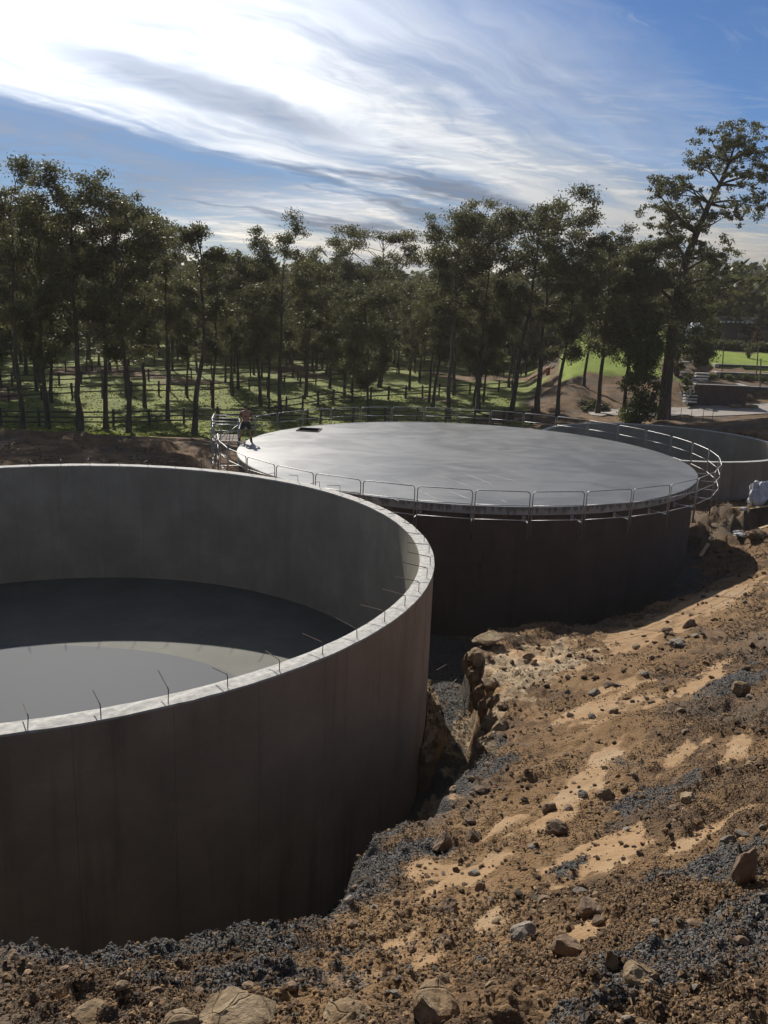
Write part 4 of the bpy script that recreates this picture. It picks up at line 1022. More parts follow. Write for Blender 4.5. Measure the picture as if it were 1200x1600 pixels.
def worker():
    foot = at_z(388, 690, MID['top']); foot.x -= .12
    o = empty('person', (foot.x, foot.y, MID['top']), R(12)); tag(o, 'person in an orange-brown top and dark shorts standing at the roof edge', 'person')
    m_skin = simple('skin', (0.33, 0.17, 0.10), .6, 0, .08, 8, 0); m_top = simple('orange_brown_shirt', (0.20, 0.070, 0.036), .85, 0, .2, 8, .2); m_sh = simple('dark_shorts', (0.035, 0.042, 0.055), .9, 0, .25, 8, .2); m_hair = simple('hair', (.03, .02, .015), .8, 0, .2, 10, .2); m_boot = simple('boot', (.05, .035, .025), .8, 0, .2, 8, .2)
    J = dict(pel=(0, 0, .92), sp=(0, -.02, 1.12), ch=(0, .0, 1.36), nk=(0, .03, 1.50), hd=(0, .06, 1.60), ht=(0, .07, 1.70),
             lh=(-.11, 0, .88), lk=(-.22, .10, .47), la=(-.30, .02, .08), lt=(-.33, .20, .035), rh=(.11, 0, .88), rk=(.20, .10, .47), ra=(.25, -.04, .08), rt=(.30, .14, .035),
             ls=(-.20, 0, 1.42), le=(-.29, .06, 1.15), lw=(-.22, .28, 1.02), lp=(-.19, .36, 1.0), rs=(.20, 0, 1.42), re=(.30, .06, 1.16), rw=(.23, .28, 1.05), rp=(.20, .36, 1.03))
    rad = dict(pel=(.16, .115), sp=(.145, .10), ch=(.17, .115), nk=(.058, .06), hd=(.082, .10), ht=(.07, .085), lh=(.095, .095), lk=(.06, .06), la=(.042, .045), lt=(.045, .03), rh=(.095, .095), rk=(.06, .06), ra=(.042, .045), rt=(.045, .03),
               ls=(.07, .07), le=(.047, .047), lw=(.032, .032), lp=(.04, .025), rs=(.07, .07), re=(.047, .047), rw=(.032, .032), rp=(.04, .025))
    E_ = [('pel', 'sp'), ('sp', 'ch'), ('ch', 'nk'), ('nk', 'hd'), ('hd', 'ht'), ('pel', 'lh'), ('lh', 'lk'), ('lk', 'la'), ('la', 'lt'), ('pel', 'rh'), ('rh', 'rk'), ('rk', 'ra'), ('ra', 'rt'),
          ('ch', 'ls'), ('ls', 'le'), ('le', 'lw'), ('lw', 'lp'), ('ch', 'rs'), ('rs', 're'), ('re', 'rw'), ('rw', 'rp')]
    def skin(name, keys, scale, mat, edges, extra=None, root='pel'):
        J2 = dict(J); J2.update(extra or {}); ks = list(keys); me = bpy.data.meshes.new(name)
        me.from_pydata([J2[k] for k in ks], [(ks.index(a), ks.index(b)) for a, b in edges], [])
        ob = bpy.data.objects.new(name, me); link(ob)
        ob.modifiers.new('skin', 'SKIN')
        bm_ = bmesh.new(); bm_.from_mesh(me); lay = bm_.verts.layers.skin.verify(); bm_.verts.ensure_lookup_table()
        for i, k in enumerate(ks):
            r_ = rad.get(k, rad.get(k[:2], (.05, .05))); bm_.verts[i][lay].radius = (r_[0] * scale, r_[1] * scale); bm_.verts[i][lay].use_root = (k == root)
        bm_.to_mesh(me); bm_.free()
        s_ = ob.modifiers.new('sub', 'SUBSURF'); s_.levels = 2; s_.render_levels = 2
        dg = bpy.context.evaluated_depsgraph_get(); m2 = bpy.data.meshes.new_from_object(ob.evaluated_get(dg)); bpy.data.objects.remove(ob)
        m2.materials.clear(); m2.materials.append(mat); m2.polygons.foreach_set('use_smooth', [True] * len(m2.polygons))
        return link(bpy.data.objects.new(name, m2), o)
    skin('body', J.keys(), 1.0, m_skin, E_)
    rad.update(s1=(.085, .085), s2=(.085, .085), h1=(.115, .11), h2=(.115, .11))
    skin('shirt', ['pel', 'sp', 'ch', 'ls', 'rs', 's1', 's2'], 1.10, m_top, [('pel', 'sp'), ('sp', 'ch'), ('ch', 'ls'), ('ch', 'rs'), ('ls', 's1'), ('rs', 's2')], dict(pel=(0, 0, 1.0), s1=(-.26, .04, 1.24), s2=(.27, .04, 1.25)), 'sp')
    skin('shorts', ['pel', 'lh', 'rh', 'h1', 'h2'], 1.14, m_sh, [('pel', 'lh'), ('pel', 'rh'), ('lh', 'h1'), ('rh', 'h2')], dict(pel=(0, 0, .97), h1=(-.20, .07, .56), h2=(.185, .07, .56)), 'pel')
    hb_ = bmesh.new(); bmesh.ops.create_icosphere(hb_, subdivisions=3, radius=.105)
    for v in hb_.verts:
        v.co = Vector((v.co.x * .93, v.co.y * 1.05, max(v.co.z, -.03 if v.co.y < .02 else .045) * 1.05)) + Vector((0, .045, 1.665))
    me_ = bpy.data.meshes.new('hair'); hb_.to_mesh(me_); hb_.free(); me_.materials.append(m_hair); link(bpy.data.objects.new('hair', me_), o)
    for s_, kx in ((-1, 'l'), (1, 'r')):
        a_ = Vector(J[kx + 'a']); mb_ = MB(); mb_.tube([a_ + Vector((0, -.03, .10)), a_ + Vector((0, 0, -.02)), a_ + Vector((.0, .12, -.045)), Vector(J[kx + 't']) + Vector((0, .06, 0))], [.055, .062, .052, .03], 8); mb_.build('boot', m_boot, o, True)
worker()

# ------------------------------------------------------------------ rocks
def rock_mesh(seed, sub=2, cuts=9, mat=None, flat=(1, 1, .75), rough=.06, name='rock'):
    rn = random.Random(seed); bm = bmesh.new(); bmesh.ops.create_icosphere(bm, subdivisions=sub, radius=1.0)
    planes = []
    for k in range(cuts):
        d = Vector((rn.gauss(0, 1), rn.gauss(0, 1), rn.gauss(0, 1))).normalized(); planes.append((d, rn.uniform(.50, .85)))
    for v in bm.verts:
        for d, h in planes:
            e = v.co.dot(d) - h
            if e > 0: v.co -= d * e
        v.co += Vector((rn.gauss(0, 1), rn.gauss(0, 1), rn.gauss(0, 1))) * rough * .6
        v.co = Vector((v.co.x * flat[0], v.co.y * flat[1], v.co.z * flat[2]))
    me = bpy.data.meshes.new(name); bm.to_mesh(me); bm.free()
    if mat: me.materials.append(mat)
    return me
def put_rock(px, py, wpx, hpx, label, mat, seed, group=None, sub=3, sink=.25, flat=None, cat='rock', rot=None, cuts=9):
    loc, nrm = ghit(px, py + hpx * .3)
    if loc is None: return None
    d = (loc - Vector((0, 0, CAMZ))).length; a = wpx / FPX * d / 2; h = hpx / FPX * d / 2
    me = rock_mesh(seed, sub, cuts, mat, flat or (1, .9, 1))
    o = bpy.data.objects.new('rock', me); link(o); o.location = loc + Vector((0, 0, h * (1 - 2 * sink)))
    o.scale = (a * 1.2, a * 1.1, h * 1.25); o.rotation_euler = rot or (0, 0, seed * 1.7)
    tag(o, label, cat, group); return o
NAMED = [
    (686, 1572, 74, 66, 'large pale sandstone rock at the bottom edge with a shaded left face', M_stone),
    (372, 1590, 120, 40, 'flat cream rock slab cut by the bottom picture edge', M_stone),
    (548, 1585, 70, 36, 'squat tan rock left of the large pale sandstone rock', M_stone),
    (280, 1594, 44, 22, 'small orange rock left of the flat cream slab', M_stone),
    (140, 1592, 60, 24, 'orange-tinged rock near the bottom left corner', M_stone),
    (690, 1320, 28, 36, 'upright dark rock on the sand patch near the pit edge', M_darkrock),
    (737, 1308, 26, 24, 'dark clod just right of the upright dark rock', M_darkrock),
    (816, 1456, 36, 30, 'rounded grey rock casting a shadow low on the bank', M_greyrock),
    (886, 1480, 38, 30, 'dark lump right of the rounded grey rock', M_darkrock),
    (918, 1416, 40, 20, 'dark flat lump below the long pale sand patch', M_darkrock),
    (866, 1294, 34, 22, 'dark flat-topped rock in the middle of the bank', M_darkrock),
    (858, 1262, 24, 22, 'dark rock just above the flat-topped one', M_darkrock),
    (1160, 1352, 34, 66, 'tall dark block standing out of the bank at the right', M_darkrock),
    (1072, 1248, 26, 22, 'angular brown rock on the upper right of the bank', M_stone),
    (1077, 975, 20, 16, 'dark rock on the pale ledge below the roofed tank', M_darkrock),
    (1157, 1076, 24, 24, 'pale rock with a shadow under the right edge of the bank', M_stone),
    (1002, 1522, 48, 34, 'pale orange rock half buried at the edge of the grey gravel', M_stone),
    (953, 1500, 18, 36, 'thin upright pale flake left of the half buried orange rock', M_stone),
    (734, 1030, 26, 40, 'brown boulder at the corner of the sandstone ledge', M_stone),
    (758, 1105, 26, 44, 'dark wedge-shaped boulder in the trench wall', M_darkrock),
    (702, 1418, 30, 26, 'biggest of the dark clods on the lower sand strip', M_darkrock),
    (752, 1385, 18, 16, 'dark clod at the right end of the lower sand strip', M_darkrock),
    (945, 1240, 28, 20, 'brown rock beside the narrow upper sand strip', M_darkrock),
    (910, 1242, 18, 14, 'small pale rock left of the brown one by the upper sand strip', M_greyrock),
    (196, 1524, 18, 12, 'pale pebble on the gravel at the lower left', M_stone),
    (190, 1540, 16, 10, 'pale pebble just below another at the lower left', M_stone),
    (1180, 835, 30, 16, 'pale flat stone on the rubble at the right picture edge', M_stone),
    (1060, 1005, 26, 16, 'flat brown stone at the top of the bank', M_greyrock),
]
for i, (px, py, a, h, lab, mat) in enumerate(NAMED): put_rock(px, py, a, h, lab, mat, 500 + i, sink=.38 if py > 1540 else .27)
small = [[rock_mesh(700 + i, 2, 10, m_, name='rock') for i in range(3)] for m_ in (M_darkrock, M_greyrock, M_stone)]
SHORT = ['large pale sandstone rock', 'flat cream slab', 'squat tan rock', 'small orange rock', 'bottom-left orange rock', 'upright dark rock', 'clod by the upright rock', 'rounded grey rock', 'dark lump', 'dark flat lump', 'flat-topped dark rock',
         'rock above the flat-topped one', 'tall dark block', 'angular brown rock', 'dark rock on the pale ledge', 'pale rock at the right edge', 'half-buried orange rock', 'thin pale flake', 'ledge corner boulder', 'trench wedge boulder', 'biggest sand-strip clod', 'sand-strip end clod',
         'brown rock by the upper sand', 'small pale rock by the upper sand', 'lower-left pebble', 'lowest-left pebble', 'flat rubble stone', 'flat stone atop the bank']
rn = random.Random(41); cnt = 0; loose = []
while cnt < 140:
    px = rn.uniform(430, 1200); py = rn.uniform(930, 1595)
    if py > 1480: px = rn.uniform(0, 1200)
    loc, nrm = ghit(px, py)
    if loc is None or loc.z < 1.9 or math.hypot(loc.x, loc.y) > 40: continue
    j = min(range(len(NAMED)), key=lambda i: (NAMED[i][0] - px) ** 2 + (NAMED[i][1] - py) ** 2); dx, dy = px - NAMED[j][0], py - NAMED[j][1]
    if math.hypot(dx, dy) < 20: continue
    side = ('right of' if dx > 0 else 'left of') if abs(dx) > abs(dy) else ('below' if dy > 0 else 'above')
    loose.append((j, side, rn.choice((0, 0, 0, 1, 1, 2)), math.hypot(dx, dy), px, py, loc)); cnt += 1
loose.sort(key=lambda l: l[3]); seen = {}
for (j, side, k, dd, px, py, loc) in loose:
    d = (loc - Vector((0, 0, CAMZ))).length; sz = rn.choice((9, 10, 11, 12, 14, 16, 20)) / FPX * d / 2
    o = bpy.data.objects.new('rock', small[k][rn.randrange(3)]); link(o)
    s3 = (sz * rn.uniform(.8, 1.4), sz * rn.uniform(.8, 1.2), sz * rn.uniform(.6, 1.0)); o.scale = s3
    o.location = loc + Vector((0, 0, s3[2] * .35)); o.rotation_euler = (rn.gauss(0, .4), rn.gauss(0, .4), rn.random() * 6.28)
    nm = ('dark brown clod', 'grey-brown stone', 'pale tan stone')[k]; c_ = seen.get((j, side, k), 0); seen[(j, side, k)] = c_ + 1
    tag(o, 'small %s %s the %s, %s nearest' % (nm, side, SHORT[j], ORD[c_]), 'rock', 'loose stones on the bank')
# leaning slab on top of the ledge
p = at_z(756, 1003, 2.6); so = link(bpy.data.objects.new('stone_slab', rock_mesh(950, 3, 12, M_stone))); so.location = (p.x, p.y, gz(p.x + .2, p.y) + .12); so.scale = (.62, .36, .13); so.rotation_euler = (.10, -.20, .25); tag(so, 'thin pale stone slab tilted on the corner of the sandstone ledge', 'stone slab')
FACE = ['topmost', 'second from the top', 'third from the top', 'fourth from the top', 'fifth from the top', 'sixth from the top', 'seventh from the top', 'eighth from the top', 'lowest']
for k, (px, py, a_, h_) in enumerate(((748, 1022, 34, 26), (742, 1048, 30, 34), (762, 1062, 30, 26), (752, 1084, 26, 36), (772, 1092, 30, 30), (766, 1124, 28, 38), (782, 1132, 30, 24), (756, 1156, 24, 26), (770, 1168, 32, 22))):
    put_rock(px, py, a_, h_, 'angular block in the broken sandstone face above the trench, %s' % FACE[k], M_stone, 960 + k, 'blocks of the sandstone face', 3, .4, cuts=14)
# gravel and crumbs too small to pick apart
def stone_stuff(name, label, idx, sizes, cols, seed, proto='octa', sink=.2):
    nr = np.random.default_rng(seed); N = len(idx)
    if proto == 'octa':
        bv = np.array([(1, 0, 0), (-1, 0, 0), (0, 1, 0), (0, -1, 0), (0, 0, 1), (0, 0, -1)], float); bf = np.array([(0, 2, 4), (2, 1, 4), (1, 3, 4), (3, 0, 4), (2, 0, 5), (1, 2, 5), (3, 1, 5), (0, 3, 5)])
    else:
        bm = bmesh.new(); bmesh.ops.create_icosphere(bm, subdivisions=1, radius=1); bm.verts.ensure_lookup_table()
        bv = np.array([v.co[:] for v in bm.verts]); bf = np.array([[v.index for v in f.verts] for f in bm.faces]); bm.free()
    nv = len(bv)
    sc = sizes[:, None, None] * (0.6 + 0.8 * nr.random((N, 1, 3))) * np.array([1, 1, .62])
    P = bv[None] * (0.72 + 0.56 * nr.random((N, nv, 1))) * sc
    a = nr.random(N) * 6.28; tl = nr.normal(size=N) * .35; ca, sa, ct, st_ = np.cos(a), np.sin(a), np.cos(tl), np.sin(tl)
    y1 = P[..., 1] * ct[:, None] - P[..., 2] * st_[:, None]; z1 = P[..., 1] * st_[:, None] + P[..., 2] * ct[:, None]
    x2 = P[..., 0] * ca[:, None] - y1 * sa[:, None]; y2 = P[..., 0] * sa[:, None] + y1 * ca[:, None]
    base = np.stack([GX[idx], GY[idx], GZ[idx]], 1)
    r_ = np.hypot(base[:, 0], base[:, 1]); base[:, :2] += nr.normal(size=(N, 2)) * (r_ * .002)[:, None]
    base[:, 2] += sizes * (.5 - sink)
    V = np.stack([x2, y2, z1], -1) + base[:, None, :]
    F = bf[None] + (np.arange(N) * nv)[:, None, None]
    me = mesh_np(name, V.reshape(-1, 3), F.reshape(-1), 3, M_crumb, False)
    ca_ = me.color_attributes.new('col', 'FLOAT_COLOR', 'POINT')
    cc = np.ones((N, nv, 4), np.float32); cc[..., :3] = cols[:, None, :]
    ca_.data.foreach_set('color', cc.ravel())
    tag(link(bpy.data.objects.new(name, me)), label, 'gravel' if 'gravel' in name else 'clods', kind='stuff')
M_crumb, t_, b_ = new_mat('loose_stones'); 
t_.put(b_.inputs['Base Color'], t_.mix(t_.step(t_.noise(geoco(t_), 60, 3), .35, .65), t_.attr('col', 'Color'), t_.vmath('SCALE', t_.attr('col', 'Color'), scale=.65)))
b_.inputs['Roughness'].default_value = .92; b_.inputs['Specular IOR Level'].default_value = .25
def scatter():
    nr = np.random.default_rng(3); dist = np.hypot(GX, GY)
    base = GFINE & (dist < 48) & (GZ > .3)
    sand, grav, rock_, pit_ = GZONE['sand'], GZONE['gravel'], GZONE['rock'], GZONE['pit']
    # grey crushed gravel
    pr = np.where(base & (dist < 30), np.clip(grav, 0, 1) ** 2 * (1 - .7 * sand), 0); 
    idx = nr.choice(len(GX), 52000, p=pr / pr.sum()); r_ = dist[idx]
    sz = np.maximum(.005 + .008 * nr.random(len(idx)) ** 2, .0011 * r_) * (0.7 + .5 * nr.random(len(idx)))
    v = .05 + .125 * nr.random(len(idx)) ** 1.4; col = np.stack([v * 1.05, v, v * .93], 1); br = nr.random(len(idx)) < .2; col[br] = col[br] * np.array([1.35, 1.0, .7])
    stone_stuff('crushed_gravel', 'dark grey crushed gravel spread over the bank', idx, sz, col, 1)
    # brown crumbs
    pr = np.where(base, (1 - .85 * sand) * (1 - .55 * GZONE['tan']) * (1 - .92 * grav) * (1 - .5 * rock_) * (1 - pit_), 0) * (0.05 + np.clip(.45 + 2.4 * fbm(GX, GY, 1.3, 4, 61), 0, 1) ** 2.4)
    idx = nr.choice(len(GX), 80000, p=pr / pr.sum()); r_ = dist[idx]; u_ = nr.random(len(idx))
    sz = np.maximum(.005 + .010 * u_ ** 3, .0010 * r_) * (.7 + .6 * nr.random(len(idx)))
    v = .6 + .9 * nr.random((len(idx), 1)); pal = np.array([(.092, .057, .031), (.160, .098, .050), (.225, .140, .068), (.11, .089, .064), (.28, .19, .11)]); col = pal[nr.choice(5, len(idx), p=[.34, .3, .16, .14, .06])] * v
    stone_stuff('soil_crumbs', 'brown crumbs of broken soil over the bank', idx, sz, col, 2)
    # bigger clods
    pr = np.where(base & (dist < 44), (1 - .45 * sand) * (1 - .5 * grav) * (1 - pit_), 0) * (0.1 + np.clip(.4 + 2.6 * fbm(GX, GY, 1.0, 3, 62), 0, 1) ** 2)
    idx = nr.choice(len(GX), 2600, p=pr / pr.sum()); r_ = dist[idx]
    sz = np.minimum(.0016 * r_ * (1 + 1.7 * nr.random(len(idx)) ** 3) + .006, .11)
    col = pal[nr.choice(5, len(idx), p=[.45, .25, .12, .12, .06])] * (.6 + .8 * nr.random((len(idx), 1)))
    stone_stuff('soil_clods', 'dark brown clods strewn over the bank', idx, sz, col, 3, 'ico', .25)
scatter()

# pale sandstone shelf at the foot of the near tank, in the trench
def shelf():
    nx, ny = 22, 70; vs = []; fs = []
    for j in range(ny + 1):
        for i in range(nx + 1):
            u, v = i / nx, j / ny; y_ = 18.6 + v * 6.4
            cx_ = NEAR['c'][0] + math.sqrt(max(0.1, NEAR['r'] ** 2 - (y_ - NEAR['c'][1]) ** 2))
            wd_ = .12 + .45 * math.sin(math.pi * min(1, .1 + v * .9)) ** .7 + .35 * float(fbm(np.array([y_]), np.array([3.0]), .8, 4, 71)[0])
            x_ = cx_ + .03 + u * max(.15, wd_)
            n_ = float(fbm(np.array([x_ * 1.3]), np.array([y_]), .55, 5, 72, .6)[0])
            blk = round((u * 2.2 + n_ * 1.6)) / 2.2
            top_ = 1.40 - .45 * blk + .24 * n_ - (1.2 if u > .97 or v < .02 or v > .98 else 0)
            vs.append((x_, y_, top_))
    for j in range(ny):
        for i in range(nx): a = j * (nx + 1) + i; fs.append((a, a + 1, a + nx + 2, a + nx + 1))
    o = raw('rock_shelf', vs, fs, M_stone, None, False); tag(o, 'pale broken rock shelf at the foot of the near tank in the trench', 'rock')
shelf()
# reinforcing offcuts lying in the trench
for k, (ax, ay, bx, by) in enumerate(((680, 1072, 696, 1062), (699, 1100, 712, 1086))):
    a_, b2 = ghit(ax, ay)[0], ghit(bx, by)[0]
    ob = MB().tube([a_ + Vector((0, 0, .5)), b2 + Vector((0, 0, .5))], .014, 5).build('rebar_offcut', M_rebar); tag(ob, ['thin dark rod lying on the rock shelf, upper of two', 'thin dark rod lying on the rock shelf, lower of two'][k], 'rod', 'rods on the rock shelf')

# ------------------------------------------------------------------ right background: drive, terraces, steps, house
def strip(name, up, lo, mat, lift=.05, n=40, kind='structure', label=None):
    def rs(pl, k):
        pl = [Vector(p) for p in pl]; L = [0]
        for a, b in zip(pl[:-1], pl[1:]): L.append(L[-1] + (b - a).length)
        out = []
        for i in range(k + 1):
            s_ = L[-1] * i / k; j = max(0, min(len(pl) - 2, sum(1 for v in L if v <= s_) - 1)); t2 = (s_ - L[j]) / max(1e-6, L[j + 1] - L[j]); out.append(pl[j].lerp(pl[j + 1], t2))
        return out
    A, B = rs(up, n), rs(lo, n); vs = []; fs = []; m = 8
    for a, b in zip(A, B):
        for j in range(m + 1):
            p_ = a.lerp(b, j / m); vs.append((p_.x, p_.y, gz(p_.x, p_.y) + lift))
    for i in range(n):
        for j in range(m): q_ = i * (m + 1) + j; fs.append((q_, q_ + 1, q_ + m + 2, q_ + m + 1))
    o = raw(name, vs, fs, mat); o['kind'] = kind
    if label: o['label'] = label
    return o
strip('driveway', [(19, 81.5), (22, 82.5), (30, 84.5), (38, 87.5), (50, 92)], [(18.5, 77.5), (23, 76.5), (30.5, 79), (38.5, 83), (50, 87)], M_road, .06, label='pale concrete driveway behind the far tank')
M_terr = simple('dark_retaining_wall', (0.07, 0.065, 0.062), .85, 0, .25, 3, .3); M_cap = simple('pale_coping', (.40, .38, .34), .85, 0, .15, 6, .2)
for k, (yy, z0, z1, x0) in enumerate(((92.0, 3.4, 4.47, 35.4), (98.0, 4.7, 5.47, 37.6), (104.0, 5.35, 6.02, 39.6))):
    o = empty('retaining_wall', (x0, yy, z0)); tag(o, ['lowest dark terrace wall right of the stone steps', 'middle dark terrace wall with planted bed above it', 'top dark terrace wall below the far lawn strip'][k], 'retaining wall', 'terrace walls')
    L = 24; npn = 10
    for i in range(npn):
        for r_ in range(3):
            h = (z1 - z0) / 3; ob = MB().box(((i + .5) * L / npn, 0, (r_ + .5) * h), (L / npn - .03, .2, h - .02)).build('sleeper', M_terr, o)
    for i in range(npn + 1): MB().box((i * L / npn, -.13, (z1 - z0) / 2 + .01), (.14, .08, z1 - z0 + .02)).build('post', M_terr, o)
    MB().box((L / 2, 0, z1 - z0 + .035), (L, .34, .06)).build('coping', M_cap, o)
    MB().box((-.35, .6, (z1 - z0) * .55), (.5, 1.6, (z1 - z0) * 1.05)).build('end_block', M_cap, o)
# dark walled bay with a pale coping in front of the terraces
p = at_y(1118, 640, 86.5); g0 = gz(p.x, 86.5)
o = empty('planter_box', (p.x, 86.5, g0)); tag(o, 'dark brown walled box with pale coping beside the driveway', 'planter')
M_brown = simple('dark_brown_wall', (.075, .052, .042), .85, 0, .25, 3, .3)
for i in range(5): MB().box((-2.05 + i * 1.02, -.9, .92), (1.0, .22, 2.1)).build('wall_panel', M_brown, o)
MB().box((2.5, .4, .92), (.22, 2.4, 2.08)).build('side_wall', M_brown, o); MB().box((-2.5, .4, .92), (.22, 2.4, 2.08)).build('side_wall', M_brown, o); MB().box((0, 1.4, .92), (4.8, .2, 2.06)).build('back_wall', M_brown, o)
MB().box((0, -.9, 2.0), (5.4, .36, .07)).build('coping', M_cap, o); MB().box((2.5, .5, 2.001), (.36, 2.2, .07)).build('coping', M_cap, o)
# three flights of pale stone steps
M_step = simple('pale_stone_step', (.52, .49, .43), .85, 0, .15, 5, .3)
for k, (px0, py0, px1, py1, n, yy, wd, lab) in enumerate(((1078, 626, 1078, 598, 7, 84.5, 1.25, 'lowest flight of pale stone steps beside the dark planter'), (1092, 600, 1098, 582, 5, 90.5, 1.5, 'middle flight of pale stone steps climbing the terraces'), (1076, 592, 1070, 564, 7, 92.5, 1.0, 'upper narrow flight of pale stone steps behind the round shrub'))):
    a_, b2 = at_y(px0, py0, yy), at_y(px1, py1, yy + n * .42); o = empty('stone_steps', a_); tag(o, lab, 'steps', 'flights of stone steps')
    for i in range(n):
        q_ = (b2 - a_) * (i / (n - 1)); MB().box(q_ + Vector((rn.gauss(0, .05), 0, -.10)), (wd, .5, .13)).build('tread', M_step, o)
    MB().box((b2 - a_) / 2 + Vector((0, .35, -.75)), (wd * .8, (b2 - a_).y + .2, .9 + 0 * (b2 - a_).z)).build('footing', M_terr, o)
# wire fence posts along the driveway
o = empty('wire_fence', (24, 74.4, gz(24, 74.4))); tag(o, 'thin wire fence of slim posts along the near side of the driveway', 'fence'); base = Vector(o.location); tops = []
for px in (1042, 1062, 1079, 1097, 1112):
    q_ = at_y(px, 664, 74.4); q_.z = gz(q_.x, q_.y); tops.append(q_ - base); MB().tube([q_ - base, q_ - base + Vector((rn.gauss(0, .04), 0, 1.25))], .035 if px == 1042 else .022, 6).build('post', M_timber, o)
for a_, b2 in zip(tops[:-1], tops[1:]): MB().tube([a_ + Vector((0, 0, 1.0)), b2 + Vector((0, 0, 1.0))], .006, 4).build('wire', M_galv, o)
for k, (px, py, D, w_, h) in enumerate(((1156, 624, 87, 20, 18), (1149, 634, 84.5, 18, 10), (1172, 634, 85, 26, 8), (1166, 622, 90, 28, 12))):
    q_ = at_y(px, py, D); me = rock_mesh(900 + k, 3, 9, M_stone); ob = link(bpy.data.objects.new('boulder', me)); ob.location = (q_.x, q_.y, gz(q_.x, q_.y) + h / FPX * D * .3); ob.scale = (w_ / FPX * D * .6, w_ / FPX * D * .5, h / FPX * D * .65)
    tag(ob, ['rounded pale boulder right of the dark planter', 'low white stone in front of the rounded boulder', 'flat pale stone at the edge of the driveway', 'long tan boulder behind the rounded one'][k], 'boulder', 'boulders by the driveway')
# garden poles and staked saplings
for k, (px, py0, py1, D) in enumerate(((1130, 566, 541, 100), (1184, 574, 541, 97), (1188, 604, 560, 92), (921, 562, 530, 108))):
    a_ = at_y(px, py0, D); b2 = at_y(px + 1, py1, D); a_.z = min(a_.z, gz(a_.x, a_.y)); ob = MB().tube([a_, b2], .06, 6).build('garden_pole', M_timber); tag(ob, ['slim dark pole on the middle terrace', 'slim dark pole at the right end of the terraces', 'taller dark pole low on the right terraces', 'slim pole standing in front of the lawn mound'][k], 'pole', 'poles on the terraces')
bush('garden_sapling', 'small round sapling on the far lawn strip', 'sapling', 1171, 552, 112, 9, 530, M_leaf_y, 31, 160, 10, .2)
for k, (px, D) in enumerate(((1110, 97), (1140, 96.5), (1165, 97), (1190, 96))):
    bush('bedding_plants', ['clump of bedding plants at the left end of the terrace bed', 'second clump of bedding plants along the terrace bed', 'third clump of bedding plants along the terrace bed', 'clump of bedding plants at the right end of the terrace bed'][k], 'plants', px, 592, D, 12, 585, M_leaf_y, 40 + k, 120, 12, .16)
# hedge, house and cone shrub behind the lawn
def hedge(name, label, x0, x1, y, h, mat, seed):
    nr = np.random.default_rng(seed); cl = [((x0 + (x1 - x0) * i / 40 + nr.normal() * .2, y + nr.normal() * .4, gz((x0 + x1) / 2, y) + .2 + nr.random() * h), (.7, .6, .5), 1) for i in range(41) for j in range(3)]
    o = link(bpy.data.objects.new(name, leaf_mesh(name, cl, mat, nr, 60, .3, .1))); tag(o, label, 'hedge')
a_ = at_y(1106, 545, 122); b2 = at_y(1215, 545, 122); hedge('clipped_hedge', 'low olive clipped hedge between the lawn strip and the far house', a_.x, b2.x, 122, .9, M_leaf, 51)
M_house = simple('dark_house_wall', (.045, .04, .038), .8, 0, .2, 2, .1); M_roofd = simple('dark_roof', (.035, .036, .04), .7, 0, .2, 2, .1); M_whp = simple('white_paint', (.72, .72, .70), .6, 0, .05, 4, .05); M_glass = simple('window_glass', (.02, .025, .03), .12, 0, .1, 3, 0)
p = at_y(1158, 530, 134); o = empty('garden_house', (p.x, 134, gz(p.x, 134))); tag(o, 'long low dark house with a broken white eave line among the trees', 'house')
H_ = at_y(1158, 503, 134).z - o.location.z
MB().box((0, 3, H_ / 2 - .2), (9.4, 6, H_ + .2)).build('wall', M_house, o)
r_ = MB(); r_.add([(-5.2, -.6, H_), (5.2, -.6, H_), (5.2, 6.6, H_), (-5.2, 6.6, H_), (-4.6, 3, H_ + .7), (4.6, 3, H_ + .7)], [(0, 1, 5, 4), (1, 2, 5), (2, 3, 4, 5), (3, 0, 4), (0, 3, 2, 1)]); r_.build('roof', M_roofd, o)
for i in range(14): MB().box((-4.6 + i * .7, -.64, H_ - .06 + rn.gauss(0, .02)), (.46 * rn.uniform(.6, 1.1), .1, .22)).build('fascia_board', M_whp, o)
for i in range(3):
    wn = MB().box((-3 + i * 3, -.04, H_ * .5), (1.6, .1, 1.3)).build('window', M_roofd, o); MB().box((-3 + i * 3, -.10, H_ * .5), (1.44, .04, 1.14)).build('pane', M_glass, wn)
p = at_y(1090, 528, 128); o = empty('white_shed', (p.x, 128, gz(p.x, 128))); tag(o, 'small white gabled building behind the round dark shrub', 'shed'); h = at_y(1090, 513, 128).z - o.location.z
MB().box((0, 1.5, h / 2 - .1), (1.9, 3, h + .2)).build('wall', M_whp, o); r_ = MB(); r_.add([(-1.1, -.2, h), (1.1, -.2, h), (0, -.2, h + .8), (-1.1, 3.2, h), (1.1, 3.2, h), (0, 3.2, h + .8)], [(0, 1, 2), (3, 5, 4), (0, 2, 5, 3), (1, 4, 5, 2), (0, 3, 4, 1)]); r_.build('roof', M_whp, o)
p = at_y(1181, 534, 124); zt_ = at_y(1181, 512, 124).z; g0 = gz(p.x, 124); nr_ = np.random.default_rng(8); M_rust = leaf_material('rust_leaves', (.11, .04, .022), (.19, .075, .04), .3)
cl = [((nr_.normal() * .1, nr_.normal() * .1, (zt_ - g0) * f), (.75 * (1 - f) + .12,) * 2 + (.25,), 1) for f in np.linspace(.05, .97, 22)]
